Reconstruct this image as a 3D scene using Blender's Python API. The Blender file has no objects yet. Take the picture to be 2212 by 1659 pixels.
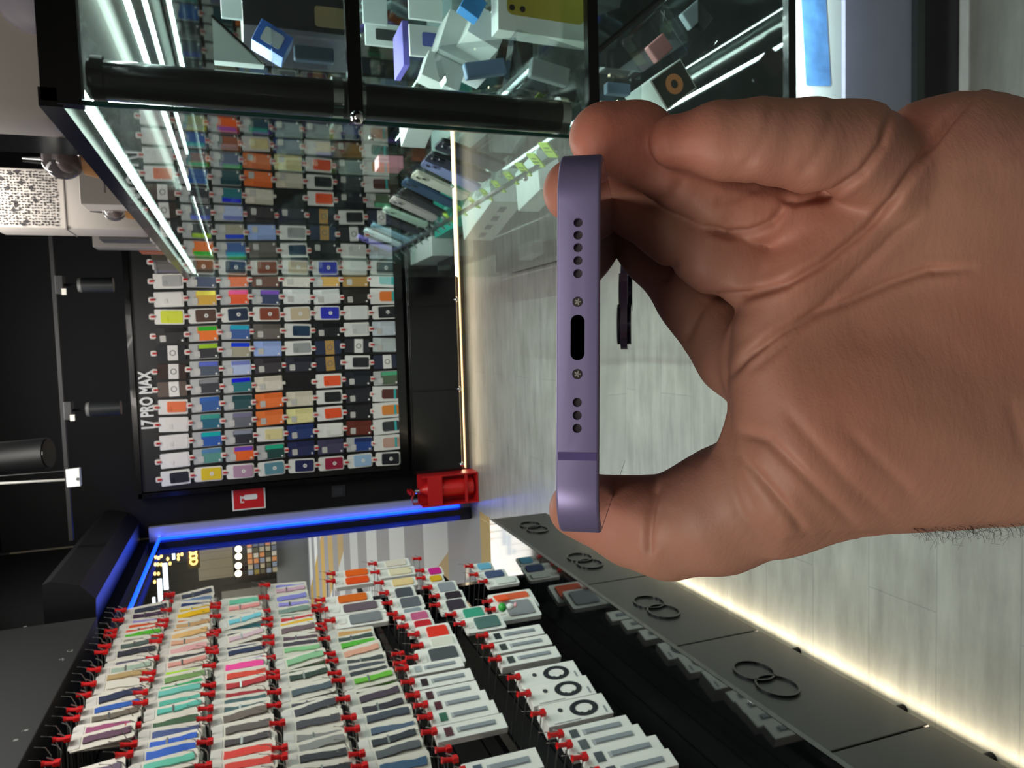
import bpy, bmesh, math, random
import numpy as np
from mathutils import Vector, Matrix, noise
random.seed(7)
SC = bpy.context.scene
# ------------------------------------------------------------------ camera, world, exposure, ceiling and fill lamps
F = 1600.0; CX, CY = 1106.0, 829.5; EYE = 1.5
def _n(v):
    v = np.array(v, float); return v/np.linalg.norm(v)
_d = _n((520-CX, -(745-CY), -F))
_g = np.array((5526-CX, -(597-CY), -F)); _g = _n(_g-_d*_g.dot(_d))
RW = np.array([np.cross(_d, -_g), _d, -_g])          # camera axes -> world axes
CAMP = np.array([0, 0, EYE])
cam_d = bpy.data.cameras.new('camera'); cam = bpy.data.objects.new('camera', cam_d); SC.collection.objects.link(cam)
cam_d.sensor_fit = 'HORIZONTAL'; cam_d.sensor_width = 36.0; cam_d.lens = F/2212*36.0
cam_d.clip_start = 0.01; cam_d.clip_end = 100
M4 = Matrix.Identity(4)
for i in range(3):
    for j in range(3): M4[i][j] = RW[i][j]
M4[0][3], M4[1][3], M4[2][3] = CAMP
cam.matrix_world = M4
cam_d.dof.use_dof = True; cam_d.dof.focus_distance = 0.16; cam_d.dof.aperture_fstop = 85.0
SC.camera = cam
SC.view_settings.view_transform = 'Standard'; SC.view_settings.look = 'None'
SC.view_settings.gamma = 1.0; SC.view_settings.exposure = 0.5; SC.view_settings.use_curve_mapping = False
W = bpy.data.worlds.new('world'); SC.world = W; W.use_nodes = True
W.node_tree.nodes['Background'].inputs[0].default_value = (0.9, 0.95, 1.0, 1); W.node_tree.nodes['Background'].inputs[1].default_value = 0.05
def area(name, loc, size, sy, power, col, target=None, spread=None):
    l = bpy.data.lights.new(name, 'AREA'); l.shape = 'RECTANGLE'; l.size = size; l.size_y = sy
    l.energy = power; l.color = col
    if spread: l.spread = spread
    o = bpy.data.objects.new(name, l); SC.collection.objects.link(o); o.location = loc
    t = Vector(target) if target else Vector(loc)-Vector((0, 0, 1))
    o.rotation_euler = (t-Vector(loc)).to_track_quat('-Z', 'Y').to_euler()
    return o
def strip_light(name, loc, w, length, axis, direction, power, col):      # long thin lamp, length exactly along axis
    l = bpy.data.lights.new(name, 'AREA'); l.shape = 'RECTANGLE'; l.size = w; l.size_y = length; l.energy = power; l.color = col
    o = bpy.data.objects.new(name, l); SC.collection.objects.link(o)
    z = -Vector(direction).normalized(); y = Vector(axis).normalized(); x = y.cross(z).normalized(); z = x.cross(y)
    M = Matrix.Identity(4)
    for i in range(3): M[i][0], M[i][1], M[i][2], M[i][3] = x[i], y[i], z[i], loc[i]
    o.matrix_world = M; return o
# ceiling lamps of the shop, with unseen fill lamps added for the hand
area('ceiling_and_fill_light', (-0.1, 1.9, 2.85), 0.25, 1.6, 6.5, (1.0, 0.96, 0.9))
area('ceiling_and_fill_light', (-0.1, 3.8, 2.85), 0.25, 1.2, 7, (1.0, 0.97, 0.93))
area('ceiling_and_fill_light', (0.3, -0.7, 2.85), 0.25, 1.2, 5, (1.0, 0.95, 0.88))  # fill from behind the camera, added to brighten the hand
area('ceiling_and_fill_light', (-0.85, -0.5, 2.6), 0.25, 0.9, 9.5, (1.0, 0.93, 0.85), (0, 0.1, 1.4))  # unseen lamp added on the left, tilted at the hand
area('strap_wall_light', (-0.15, 2.3, 2.6), 0.15, 1.6, 13, (1.0, 0.96, 0.9), (-1.0, 2.3, 1.1))
area('case_wall_light', (-0.2, 3.9, 2.75), 1.3, 0.15, 8, (1.0, 0.97, 0.93), (-0.1, 5.1, 1.2))
area('mall_light', (-3.6, 8.5, 4.6), 4.0, 5.0, 110, (1.0, 0.95, 0.85))
area('mall_light', (-6.5, 18.0, 4.6), 5.0, 8.0, 330, (1.0, 0.96, 0.88))

def ray(x, y): return RW @ np.array([x-CX, -(y-CY), -F])
def onX(x, y, X): r = ray(x, y); return CAMP + r*(X/r[0])
def onY(x, y, Y): r = ray(x, y); return CAMP + r*(Y/r[1])
def onZ(x, y, Z): r = ray(x, y); return CAMP + r*((Z-EYE)/r[2])
def cam3(x, y, w):                                   # pixel and distance along the view axis (metres)
    return CAMP + RW @ np.array([(x-CX)*w/F, -(y-CY)*w/F, -w])

# ------------------------------------------------------------------ materials
MC = {}
def lin(h):
    if isinstance(h, str):
        h = h.lstrip('#'); c = [int(h[i:i+2], 16)/255 for i in (0, 2, 4)]
    else: c = h
    return tuple(v/12.92 if v <= 0.04045 else ((v+0.055)/1.055)**2.4 for v in c)+(1,)
def mat(col, rough=0.5, metal=0.0, spec=0.5, emit=0.0, coat=0.0, trans=0.0, noise_amt=0.0, nscale=40, bump=0.0, name=None):
    key = (str(col), rough, metal, spec, emit, coat, trans, noise_amt, nscale, bump)
    if key in MC: return MC[key]
    m = bpy.data.materials.new(name or 'paint'); m.use_nodes = True
    nt = m.node_tree; b = nt.nodes['Principled BSDF']; c = lin(col)
    b.inputs['Base Color'].default_value = c; b.inputs['Roughness'].default_value = rough
    b.inputs['Metallic'].default_value = metal; b.inputs['Specular IOR Level'].default_value = spec
    b.inputs['Coat Weight'].default_value = coat; b.inputs['Transmission Weight'].default_value = trans
    if emit: b.inputs['Emission Color'].default_value = c; b.inputs['Emission Strength'].default_value = emit
    if noise_amt or bump:
        tc = nt.nodes.new('ShaderNodeTexCoord'); no = nt.nodes.new('ShaderNodeTexNoise'); no.inputs['Scale'].default_value = nscale
        nt.links.new(tc.outputs['Object'], no.inputs['Vector'])
        if noise_amt:
            mx = nt.nodes.new('ShaderNodeMix'); mx.data_type = 'RGBA'
            mx.inputs['A'].default_value = tuple(v*(1-noise_amt) for v in c[:3])+(1,); mx.inputs['B'].default_value = tuple(min(1, v*(1+noise_amt)) for v in c[:3])+(1,)
            nt.links.new(no.outputs['Fac'], mx.inputs['Factor']); nt.links.new(mx.outputs['Result'], b.inputs['Base Color'])
        if bump:
            bp = nt.nodes.new('ShaderNodeBump'); bp.inputs['Strength'].default_value = bump; bp.inputs['Distance'].default_value = 0.002
            nt.links.new(no.outputs['Fac'], bp.inputs['Height']); nt.links.new(bp.outputs['Normal'], b.inputs['Normal'])
    MC[key] = m; return m
def glassmat(tint=(0.92, 0.97, 0.95), f0=0.04, gloss=1.0, k=5.0, name='pane_glass'):
    m = bpy.data.materials.new(name); m.use_nodes = True; nt = m.node_tree; N = nt.nodes; L = nt.links
    N.clear(); out = N.new('ShaderNodeOutputMaterial'); geo = N.new('ShaderNodeNewGeometry')
    dt = N.new('ShaderNodeVectorMath'); dt.operation = 'DOT_PRODUCT'; L.new(geo.outputs['Incoming'], dt.inputs[0]); L.new(geo.outputs['Normal'], dt.inputs[1])
    ab = N.new('ShaderNodeMath'); ab.operation = 'ABSOLUTE'; L.new(dt.outputs['Value'], ab.inputs[0])
    om = N.new('ShaderNodeMath'); om.operation = 'SUBTRACT'; om.inputs[0].default_value = 1; L.new(ab.outputs[0], om.inputs[1])
    pw = N.new('ShaderNodeMath'); pw.operation = 'POWER'; L.new(om.outputs[0], pw.inputs[0]); pw.inputs[1].default_value = k
    ml = N.new('ShaderNodeMath'); ml.operation = 'MULTIPLY_ADD'; L.new(pw.outputs[0], ml.inputs[0]); ml.inputs[1].default_value = (1-f0)*gloss; ml.inputs[2].default_value = f0
    tr = N.new('ShaderNodeBsdfTransparent'); tr.inputs[0].default_value = (*tint, 1)
    gl = N.new('ShaderNodeBsdfGlossy'); gl.inputs['Roughness'].default_value = 0.0; gl.inputs['Color'].default_value = (0.97, 1, 0.99, 1)
    mx = N.new('ShaderNodeMixShader'); L.new(ml.outputs[0], mx.inputs[0]); L.new(tr.outputs[0], mx.inputs[1]); L.new(gl.outputs[0], mx.inputs[2]); L.new(mx.outputs[0], out.inputs[0])
    return m
GLASS = glassmat(gloss=0.85)
CLEAR = glassmat((0.93, 0.95, 0.96), 0.06, 0.8, 4.0, 'clear_plastic')
def floor_mat():
    m = bpy.data.materials.new('wood_look_tile'); m.use_nodes = True; nt = m.node_tree; N = nt.nodes; L = nt.links
    b = N['Principled BSDF']; tc = N.new('ShaderNodeTexCoord')
    br = N.new('ShaderNodeTexBrick'); br.offset = 0.37; br.inputs['Scale'].default_value = 1.0
    br.inputs['Brick Width'].default_value = 1.2; br.inputs['Row Height'].default_value = 0.20; br.inputs['Mortar Size'].default_value = 0.0015; br.inputs['Mortar Smooth'].default_value = 0.3
    br.inputs['Color1'].default_value = lin('#a6a7a1'); br.inputs['Color2'].default_value = lin('#a1a29d'); br.inputs['Mortar'].default_value = lin('#8f918d')
    mp = N.new('ShaderNodeMapping'); mp.inputs['Location'].default_value = (0.23, -0.06, 0); L.new(tc.outputs['Object'], mp.inputs['Vector']); L.new(mp.outputs[0], br.inputs['Vector'])
    m2 = N.new('ShaderNodeMapping'); m2.inputs['Scale'].default_value = (1.6, 9, 1); L.new(tc.outputs['Object'], m2.inputs['Vector'])
    n1 = N.new('ShaderNodeTexNoise'); n1.inputs['Scale'].default_value = 2.2; n1.inputs['Detail'].default_value = 7; n1.inputs['Roughness'].default_value = 0.65; L.new(m2.outputs[0], n1.inputs['Vector'])
    cr = N.new('ShaderNodeValToRGB'); cr.color_ramp.elements[0].position = 0.3; cr.color_ramp.elements[0].color = (0.60, 0.60, 0.58, 1); cr.color_ramp.elements[1].position = 0.72; cr.color_ramp.elements[1].color = (1.12, 1.12, 1.1, 1)
    L.new(n1.outputs['Fac'], cr.inputs[0])
    n2 = N.new('ShaderNodeTexNoise'); n2.inputs['Scale'].default_value = 5; n2.inputs['Detail'].default_value = 5; L.new(tc.outputs['Object'], n2.inputs['Vector'])
    cr2 = N.new('ShaderNodeValToRGB'); cr2.color_ramp.elements[0].position = 0.35; cr2.color_ramp.elements[0].color = (0.86, 0.86, 0.84, 1); cr2.color_ramp.elements[1].position = 0.65; cr2.color_ramp.elements[1].color = (1.05, 1.05, 1.05, 1); L.new(n2.outputs['Fac'], cr2.inputs[0])
    mx = N.new('ShaderNodeMix'); mx.data_type = 'RGBA'; mx.blend_type = 'MULTIPLY'; mx.inputs['Factor'].default_value = 0.75; L.new(br.outputs['Color'], mx.inputs['A']); L.new(cr.outputs['Color'], mx.inputs['B'])
    my = N.new('ShaderNodeMix'); my.data_type = 'RGBA'; my.blend_type = 'MULTIPLY'; my.inputs['Factor'].default_value = 0.8; L.new(mx.outputs['Result'], my.inputs['A']); L.new(cr2.outputs['Color'], my.inputs['B'])
    L.new(my.outputs['Result'], b.inputs['Base Color'])
    b.inputs['Roughness'].default_value = 0.38; b.inputs['Specular IOR Level'].default_value = 0.45
    return m
def mall_floor_mat():
    m = bpy.data.materials.new('striped_mall_tile'); m.use_nodes = True; nt = m.node_tree; N = nt.nodes; L = nt.links
    b = N['Principled BSDF']; tc = N.new('ShaderNodeTexCoord'); sp = N.new('ShaderNodeSeparateXYZ'); L.new(tc.outputs['Object'], sp.inputs[0])
    def mth(op, a, bb=None):
        q = N.new('ShaderNodeMath'); q.operation = op
        for i, v in enumerate((a, bb)):
            if v is None: continue
            if isinstance(v, (int, float)): q.inputs[i].default_value = v
            else: L.new(v, q.inputs[i])
        return q.outputs[0]
    # bands across the mall, one grey, the next yellow or white by diagonal fields
    band = mth('LESS_THAN', mth('FRACT', mth('DIVIDE', mth('SUBTRACT', sp.outputs['Y'], 5.77-18.0), 1.8)), 0.5)
    s = mth('ADD', sp.outputs['X'], mth('MULTIPLY', sp.outputs['Y'], 0.62))
    diag = mth('LESS_THAN', mth('FRACT', mth('DIVIDE', s, 4.4)), 0.42)
    mix1 = N.new('ShaderNodeMix'); mix1.data_type = 'RGBA'; mix1.inputs['A'].default_value = lin('#c9d0d2'); mix1.inputs['B'].default_value = lin('#b08f3c'); L.new(diag, mix1.inputs['Factor'])
    mix2 = N.new('ShaderNodeMix'); mix2.data_type = 'RGBA'; mix2.inputs['A'].default_value = lin('#83858c'); L.new(band, mix2.inputs['Factor']); L.new(mix1.outputs['Result'], mix2.inputs['B'])
    L.new(mix2.outputs['Result'], b.inputs['Base Color']); b.inputs['Roughness'].default_value = 0.55
    return m
BLK = mat('#070708', 0.75, spec=0.25, noise_amt=0.06, nscale=8, name='black_paint'); BLKG = mat('#060607', 0.16, coat=0.2, noise_amt=0.05, name='black_gloss')
GREY = mat('#222323', 0.6, noise_amt=0.05, nscale=6, name='grey_panel'); WHITE = mat('#e6e3dc', 0.55, name='white_card'); CHROME = mat('#d8d8d8', 0.12, 1.0, name='chrome')
WIRE = mat('#b9b9b6', 0.3, 0.9, name='wire'); REDP = mat('#d3161a', 0.35, name='red_plastic'); WPL = mat('#e9ebe8', 0.35, name='white_gloss')

# ------------------------------------------------------------------ mesh helpers
class MB:
    def __init__(s): s.bm = bmesh.new()
    def box(s, lo, hi, M=None, bev=0.0):
        r = bmesh.ops.create_cube(s.bm, size=1.0); vs = r['verts']
        c = [(lo[i]+hi[i])/2 for i in range(3)]; d = [abs(hi[i]-lo[i]) for i in range(3)]
        for v in vs: v.co = Vector((v.co.x*d[0]+c[0], v.co.y*d[1]+c[1], v.co.z*d[2]+c[2]))
        if bev:
            es = set(e for v in vs for e in v.link_edges)
            q = bmesh.ops.bevel(s.bm, geom=list(es), offset=bev, segments=2, affect='EDGES', profile=0.5)
            vs = list(set(v for f in q['faces'] for v in f.verts) | set(v for v in vs if v.is_valid))
        if M is not None: bmesh.ops.transform(s.bm, matrix=M, verts=vs)
        return s
    def prism(s, pts, z0, z1, M=None):          # polygon in XY extruded along Z
        b = [s.bm.verts.new((p[0], p[1], z0)) for p in pts]; t = [s.bm.verts.new((p[0], p[1], z1)) for p in pts]; k = len(pts)
        s.bm.faces.new(b[::-1]); s.bm.faces.new(t)
        for i in range(k): s.bm.faces.new((b[i], b[(i+1) % k], t[(i+1) % k], t[i]))
        if M is not None: bmesh.ops.transform(s.bm, matrix=M, verts=b+t)
        return s
    def rrect(s, w, h, r, z0, z1, M=None, cx=0, cy=0, seg=5):
        pts = []
        for (sx, sy, a0) in ((1, 1, 0), (-1, 1, 90), (-1, -1, 180), (1, -1, 270)):
            for i in range(seg+1):
                a = math.radians(a0+90*i/seg); pts.append((cx+sx*(w/2-r)+r*math.cos(a), cy+sy*(h/2-r)+r*math.sin(a)))
        return s.prism(pts, z0, z1, M)
    def ring(s, R, r, z0, z1, M=None, seg=24, cx=0, cy=0, sy=1.0):
        vs = []
        for i in range(seg):
            a = 2*math.pi*i/seg; c, sn = math.cos(a), math.sin(a)
            vs.append([s.bm.verts.new((cx+q*c, cy+q*sn*sy, z)) for q, z in ((r, z0), (R, z0), (R, z1), (r, z1))])
        for i in range(seg):
            a, b = vs[i], vs[(i+1) % seg]
            for j in range(4): s.bm.faces.new((a[j], b[j], b[(j+1) % 4], a[(j+1) % 4]))
        if M is not None: bmesh.ops.transform(s.bm, matrix=M, verts=[v for q in vs for v in q])
        return s
    def tube(s, pts, rad, seg=8, cap=True):
        pts = [Vector(p) for p in pts]; rads = rad if isinstance(rad, (list, tuple)) else [rad]*len(pts); rings = []
        for i, p in enumerate(pts):
            t = (pts[min(i+1, len(pts)-1)]-pts[max(i-1, 0)]).normalized()
            u = t.cross(Vector((0, 0, 1)) if abs(t.z) < 0.9 else Vector((1, 0, 0))).normalized(); v = t.cross(u)
            rings.append([s.bm.verts.new(p+rads[i]*(u*math.cos(2*math.pi*k/seg)+v*math.sin(2*math.pi*k/seg))) for k in range(seg)])
        for a, b in zip(rings, rings[1:]):
            for k in range(seg): s.bm.faces.new((a[k], a[(k+1) % seg], b[(k+1) % seg], b[k]))
        if cap: s.bm.faces.new(rings[0][::-1]); s.bm.faces.new(rings[-1])
        return s
    def ball(s, c, r, sc=(1, 1, 1), seg=20, M=None):
        q = bmesh.ops.create_uvsphere(s.bm, u_segments=seg, v_segments=seg//2+2, radius=r)
        for v in q['verts']: v.co = Vector((v.co.x*sc[0]+c[0], v.co.y*sc[1]+c[1], v.co.z*sc[2]+c[2]))
        if M is not None: bmesh.ops.transform(s.bm, matrix=M, verts=q['verts'])
        return s
    def build(s, name, m, parent=None, smooth=False, M=None):
        bmesh.ops.recalc_face_normals(s.bm, faces=s.bm.faces)
        me = bpy.data.meshes.new(name); s.bm.to_mesh(me); s.bm.free()
        me.materials.append(m)
        if smooth:
            for p in me.polygons: p.use_smooth = True
            try: me.set_sharp_from_angle(angle=math.radians(40))
            except Exception: pass
        o = bpy.data.objects.new(name, me); SC.collection.objects.link(o)
        if parent: o.parent = parent
        if M is not None: o.matrix_world = M
        return o
def tag(o, label=None, cat=None, group=None, kind=None):
    if label: o['label'] = label
    if cat: o['category'] = cat
    if group: o['group'] = group
    if kind: o['kind'] = kind
    return o
def thing(name, label, cat, loc=(0, 0, 0), M=None, group=None):
    o = bpy.data.objects.new(name, None); SC.collection.objects.link(o); o.empty_display_size = 0.02
    if M is not None: o.matrix_world = M
    else: o.location = loc
    return tag(o, label, cat, group)
def struct(name, mb, m, M=None): return tag(mb.build(name, m, M=M), kind='structure')
def setmat(o, m):
    o.material_slots[0].link = 'OBJECT'; o.material_slots[0].material = m
def dup(root, M, label, mats=None, group=None):
    r = root.copy(); SC.collection.objects.link(r); r.matrix_world = M; r['label'] = label
    if group: r['group'] = group
    for ch in root.children:
        c = ch.copy(); SC.collection.objects.link(c); c.parent = r
        if mats and ch.name.split('.')[0] in mats: setmat(c, mats[ch.name.split('.')[0]])
        for g in ch.children:
            e = g.copy(); SC.collection.objects.link(e); e.parent = c
            if mats and g.name.split('.')[0] in mats: setmat(e, mats[g.name.split('.')[0]])
    return r
def frame(o, ux, uy, uz=None):                        # matrix from origin and axes
    ux = Vector(ux).normalized(); uy = (Vector(uy)-ux*Vector(uy).dot(ux)).normalized(); uz = ux.cross(uy)
    M = Matrix.Identity(4)
    for i in range(3): M[i][0], M[i][1], M[i][2], M[i][3] = ux[i], uy[i], uz[i], o[i]
    return M
ORD = ('first second third fourth fifth sixth seventh eighth ninth tenth eleventh twelfth thirteenth fourteenth fifteenth sixteenth seventeenth eighteenth '
       'nineteenth twentieth twenty-first twenty-second twenty-third twenty-fourth twenty-fifth twenty-sixth twenty-seventh twenty-eighth twenty-ninth thirtieth').split()
# ------------------------------------------------------------------ the setting
YB = 5.12; XL = -1.42; XD = -1.2; XR = 0.85
struct('floor', MB().box((XD, -1.5, -0.05), (3.0, 5.3, 0)), floor_mat())
struct('floor_mall', MB().box((-12, -1.5, -0.06), (XD-0.001, 26, -0.004)), mall_floor_mat())
struct('ceiling', MB().box((XL-0.2, -1.5, 2.9), (3.0, 5.3, 3.0)), BLK)
struct('wall_back', MB().box((XD, YB+0.02, 0), (3.0, YB+0.12, 2.9)), BLK)
struct('wall_right', MB().box((2.6, -1.5, 0), (2.7, 5.14, 2.9)), BLK)
struct('wall_rear', MB().box((XL-0.1, -1.6, 0), (2.7, -1.5, 2.9)), mat('#9a9894', 0.7, noise_amt=0.05, nscale=3))
struct('wall_left', MB().box((XL-0.06, -1.5, 0), (XL, 3.62, 2.9)), BLK)
struct('wall_left_lintel', MB().box((XL-0.06, 3.62, 2.1), (XD-0.01, YB+0.02, 2.9)), BLK)
struct('trim_1', MB().box((XD-0.02, YB-0.02, 0.0), (XD+0.07, YB+0.02, 2.1)), mat('#9a9ba8', 0.5))     # pale jamb strip
struct('trim_2', MB().box((XD-0.10, YB-0.06, 0.0), (XD-0.02, YB+0.02, 2.1)), mat('#10142c', 0.35))
# glazing of the shopfront
struct('window_1', MB().box((XD-0.05, 3.64, 0.0), (XD-0.042, YB-0.06, 2.04)), glassmat((0.97, 0.98, 0.98), 0.01, 0.08, 5, 'shop_glass'))
# blue light strips along the opening
BLUE = mat('#0a3cff', 0.4, emit=3.0)
tag(MB().box((XD-0.012, YB-0.035, 0.08), (XD+0.004, YB-0.021, 2.045)).build('light_strip', BLUE), 'upright blue LED strip glowing along the shopfront jamb', 'light strip')
tag(MB().box((XD-0.012, 3.66, 2.035), (XD+0.004, YB-0.036, 2.049)).build('light_strip', BLUE), 'overhead blue LED strip glowing along the top of the shopfront', 'light strip')
strip_light('led_glow', (XD+0.005, YB-0.028, 1.06), 0.01, 1.9, (0, 0, 1), (1, -0.6, 0), 1.2, (0.05, 0.12, 1.0))
strip_light('led_glow', (XD+0.006, 4.4, 2.042), 0.01, 1.4, (0, 1, 0), (1, 0, 0.2), 0.9, (0.05, 0.12, 1.0))
# back wall: panel tray, base cupboard, header
struct('wall_back_panel', MB().box((-0.90, YB-0.03, 0.42), (0.80, YB+0.02, 2.12)), mat('#060708', 0.35, name='panel_black'))
fr = MB()
fr.box((-0.935, YB-0.06, 0.42), (-0.905, YB+0.01, 2.14)).box((-0.935, YB-0.06, 2.12), (0.8, YB+0.01, 2.15)).box((-0.935, YB-0.07, 0.44), (0.8, YB+0.01, 0.50))
struct('trim_3', fr, BLKG)
for z in (0.62, 1.0, 1.4, 1.8):
    pass
cup = thing('base_cupboard', 'long low glossy black cupboard under the phone case wall', 'cupboard', (-0.93, 4.98, 0.08))
MB().box((0, 0, 0), (1.73, 0.1, 0.35), bev=0.003).build('body', BLKG, cup)
for i in range(3):
    MB().box((0.01+i*0.575, -0.012, 0.01), (0.575+i*0.575, -0.001, 0.34), bev=0.002).build('door', BLKG, cup)
for x, l in ((0.27, 'right'), (-0.35, 'middle'), (-0.88, 'left')):
    pass
for i, x in enumerate((0.27, -0.35, -0.88)):
    k = MB().ball((0, 0, 0), 0.017, (1, 0.8, 1)).tube([(0, 0.0, 0), (0, 0.02, 0)], 0.009)
    k.build('knob', CHROME, cup, True).location = (x+0.93, -0.022, 0.008)
WARM = mat('#ffdca8', 0.4, emit=0.5)
tag(MB().box((-0.92, 5.02, 0.038), (0.8, 5.04, 0.046)).build('light_strip', WARM), 'warm LED strip under the back cupboard grazing the floor', 'light strip')
area('plinth_glow', (-0.06, 5.03, 0.06), 1.7, 0.03, 0.9, (1.0, 0.80, 0.52), (-0.06, 4.7, 0.0))
struct('baseboard_back', MB().box((-0.93, 5.06, 0), (0.8, 5.10, 0.08)), mat('#6a655e', 0.5, 0.2))
# header lettering
def text(s, name, m, M, size, ext=0.002, parent=None, sx=1.0, label=None, cat=None):
    c = bpy.data.curves.new(name, 'FONT'); c.body = s; c.size = size; c.extrude = ext; c.align_x = 'CENTER'; c.align_y = 'CENTER'; c.offset = 0.0035
    c.materials.append(m); o = bpy.data.objects.new(name, c); SC.collection.objects.link(o)
    o.matrix_world = M @ Matrix.Diagonal((sx, 1, 1, 1))
    if parent: o.parent = parent
    if label: tag(o, label, cat)
    bpy.context.view_layer.update(); me = bpy.data.meshes.new_from_object(o.evaluated_get(bpy.context.evaluated_depsgraph_get()))
    q = bpy.data.objects.new(name, me); SC.collection.objects.link(q); q.matrix_world = o.matrix_world.copy(); q.parent = parent; tag(q, label, cat); bpy.data.objects.remove(o)
    return q
text('17 PRO MAX', 'header_lettering', mat('#dcdcd8', 0.4), frame((-0.33, YB-0.045, 2.062), (1, 0, 0), (0, 0, 1)), 0.098, 0.004, sx=0.66, label='silver lettering 17 PRO MAX above the phone case wall', cat='lettering')
# ------------------------------------------------------------------ phone case packs on the back wall
NC, NR = 12, 8
X0, DX = -0.812, 0.1115
def casepack(kind):
    t = thing('case_pack', 'pack', 'phone case pack', (0, 0, -5), group='phone case packs on the back wall')
    Mx = Matrix.Rotation(math.radians(90), 4, 'X')    # XY plane -> XZ plane, +Z -> -Y
    if kind == 'W' or kind == 'F' or kind == 'M':
        r = 0.014 if kind == 'M' else 0.007
        MB().rrect(0.092, 0.168, r, 0, 0.010, Mx).build('card', WHITE, t)
        c = MB()
        if kind == 'W': MB().rrect(0.078, 0.125, 0.01, 0.0103, 0.013, Mx, 0, -0.013).build('case', WHITE, t)
        else: MB().rrect(0.066 if kind == 'F' else 0.076, 0.108 if kind == 'F' else 0.118, 0.009, 0.0103, 0.017, Mx, 0, -0.02 if kind == 'F' else -0.016).build('case', WHITE, t)
        if kind == 'M': MB().ring(0.0125, 0.004, 0.0173, 0.019, Mx, 20, 0, -0.02).build('magnet_ring', WHITE, t)
        else: MB().rrect(0.030, 0.022, 0.006, 0.0173 if kind == 'F' else 0.0133, 0.0195 if kind == 'F' else 0.0155, Mx, -0.012, 0.018).build('camera_plate', WHITE, t)
    elif kind == 'C' or kind == 'D':
        MB().rrect(0.096, 0.172, 0.006, 0, 0.008, Mx).build('card', WHITE, t)
        MB().rrect(0.088, 0.118, 0.01, 0.0083, 0.016, Mx, 0.0, -0.024).build('case', WHITE, t)
        MB().rrect(0.026, 0.11, 0.003, 0.0163, 0.0175, Mx, 0.030, -0.024).build('shiny_strip' if kind == 'C' else 'edge_strip', WHITE, t)
        MB().rrect(0.040, 0.034, 0.006, 0.0163, 0.019, Mx, -0.018, 0.042).build('sticker', WHITE, t)
        MB().ball((-0.034, -0.0175, -0.068), 0.007, (1, 0.3, 1), 10).build('corner_dot', WHITE, t)
    elif kind == 'L' or kind == 'T':
        MB().rrect(0.092, 0.170, 0.010, 0, 0.010, Mx).build('case', WHITE, t)
        MB().rrect(0.093, 0.058, 0.002, 0.0, 0.0125, Mx, 0, -0.01).build('paper_band', WHITE, t)
        MB().ring(0.018, 0.013, 0.0127, 0.0135, Mx, 20, 0, -0.01).build('band_print', mat('#77706a'), t)
    elif kind == 'B':
        MB().rrect(0.104, 0.192, 0.004, 0, 0.022, Mx).build('card', WHITE, t)
        MB().rrect(0.066, 0.118, 0.014, 0.0223, 0.027, Mx, 0, -0.022).build('case', WHITE, t)
        MB().box((-0.033, -0.0285, -0.062), (0.033, -0.0272, -0.046)).build('teal_stripe', mat('#3fb0ad'), t)
    # hang tab and red anti theft tag
    MB().rrect(0.034, 0.034, 0.010, 0.001, 0.012, Mx, 0, 0.098).build('hang_tab', mat('#dcd6cd', 0.4), t)
    MB().tube([(0, 0.01, 0.096), (0, -0.032, 0.1)], 0.0045, 8).rrect(0.011, 0.026, 0.003, 0.012, 0.02, Mx, 0, 0.092).build('red_tag', REDP, t)
    return t
PROT = {k: casepack(k) for k in 'WFMCLTBD'}
G = {}
tbl = '''
F#23242c M#e9c928 M#b890a8 M#5d8f9c M#1e2452 M#9c1f3e M#9dbddc M#1a1c24
W#ebe6de C#5e9a8e/#6aa0d0 C#ff6a2a/#8a60e0 C#1f4a44/#2fd0a0 D#28305a D#4a4660 C#26468a/#2d3c70 B#caa090
W#e8e3da C#3060b0/#24d0d0 C#2a2c34/#9aa0b0 F#eadb9e D#2c3f78 F#e9e6de D#6a2c22 B#34393c
W#e6e1d8 C#2a6a80/#50b8a8 C#6a6c74/#8c88a8 D#ff8040 D#efe2a0 F#f0562a D#1b1d22 B#e08a3c
F#f07a4c C#2f5c9c/#3a6cc0 C#30555a/#305a60 D#ff7a3a D#dcd2bc F#202226 D#20222a B#5c2e28
L#5a4a40 C#33343a/#8c8c90 C#2a7a80/#2020ff D#dcd2c0 _ F#f0582c D#20242c C#5a6a52/#60c090
L#3e2e28 C#4a5464/#6070d0 C#b8c4e4/#8a94dc D#3a3438 D#2c2c38 T#262a36 F#24262a L#2a3044
L#2a2a2e C#3c3c40/#c0f040 C#b0a890/#2050ff D#9fb4e6 F#9a9c9a T#26304a L#26282e D#c0c8c6
D#1c1c1e C#ff7c30/#40d040 C#4060a0/#30c0e0 D#6a625a F#1f3a56 D#1b1c20 F#cfcfca D#c6ced4
W#d8e03a M#5c4438 M#22304a M#8a3c22 M#cbb898 M#2a30b8 M#dfdfdb M#222428
W#ece8e0 C#dcae40/#fff060 C#ff5a1e/#ff60a0 C#3a4468/#9060d0 D#e6e6e2 D#e2e2de D#2e2a26 B#f0803a
F#b4b2ae C#505a74/#a0a0a8 C#e8703a/#d06030 D#6e4a3c D#dcd4c8 C#e0b060/#5040d0 D#b08c50 B#9ad0cc
F#8c8a88 C#f07820/#80e060 C#3a5a90/#40e070 D#5a5652 F#1e4258 D#2a2c2e F#c8ccce D#a8b8be
'''.strip().split('\n')
TONE = {'W': 'plain white-carded', 'F': 'white-framed', 'M': 'round-cornered', 'C': 'clear-boxed', 'D': 'bare-carded', 'L': 'white-banded', 'T': 'tan-banded', 'B': 'boxed teal-striped'}
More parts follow.
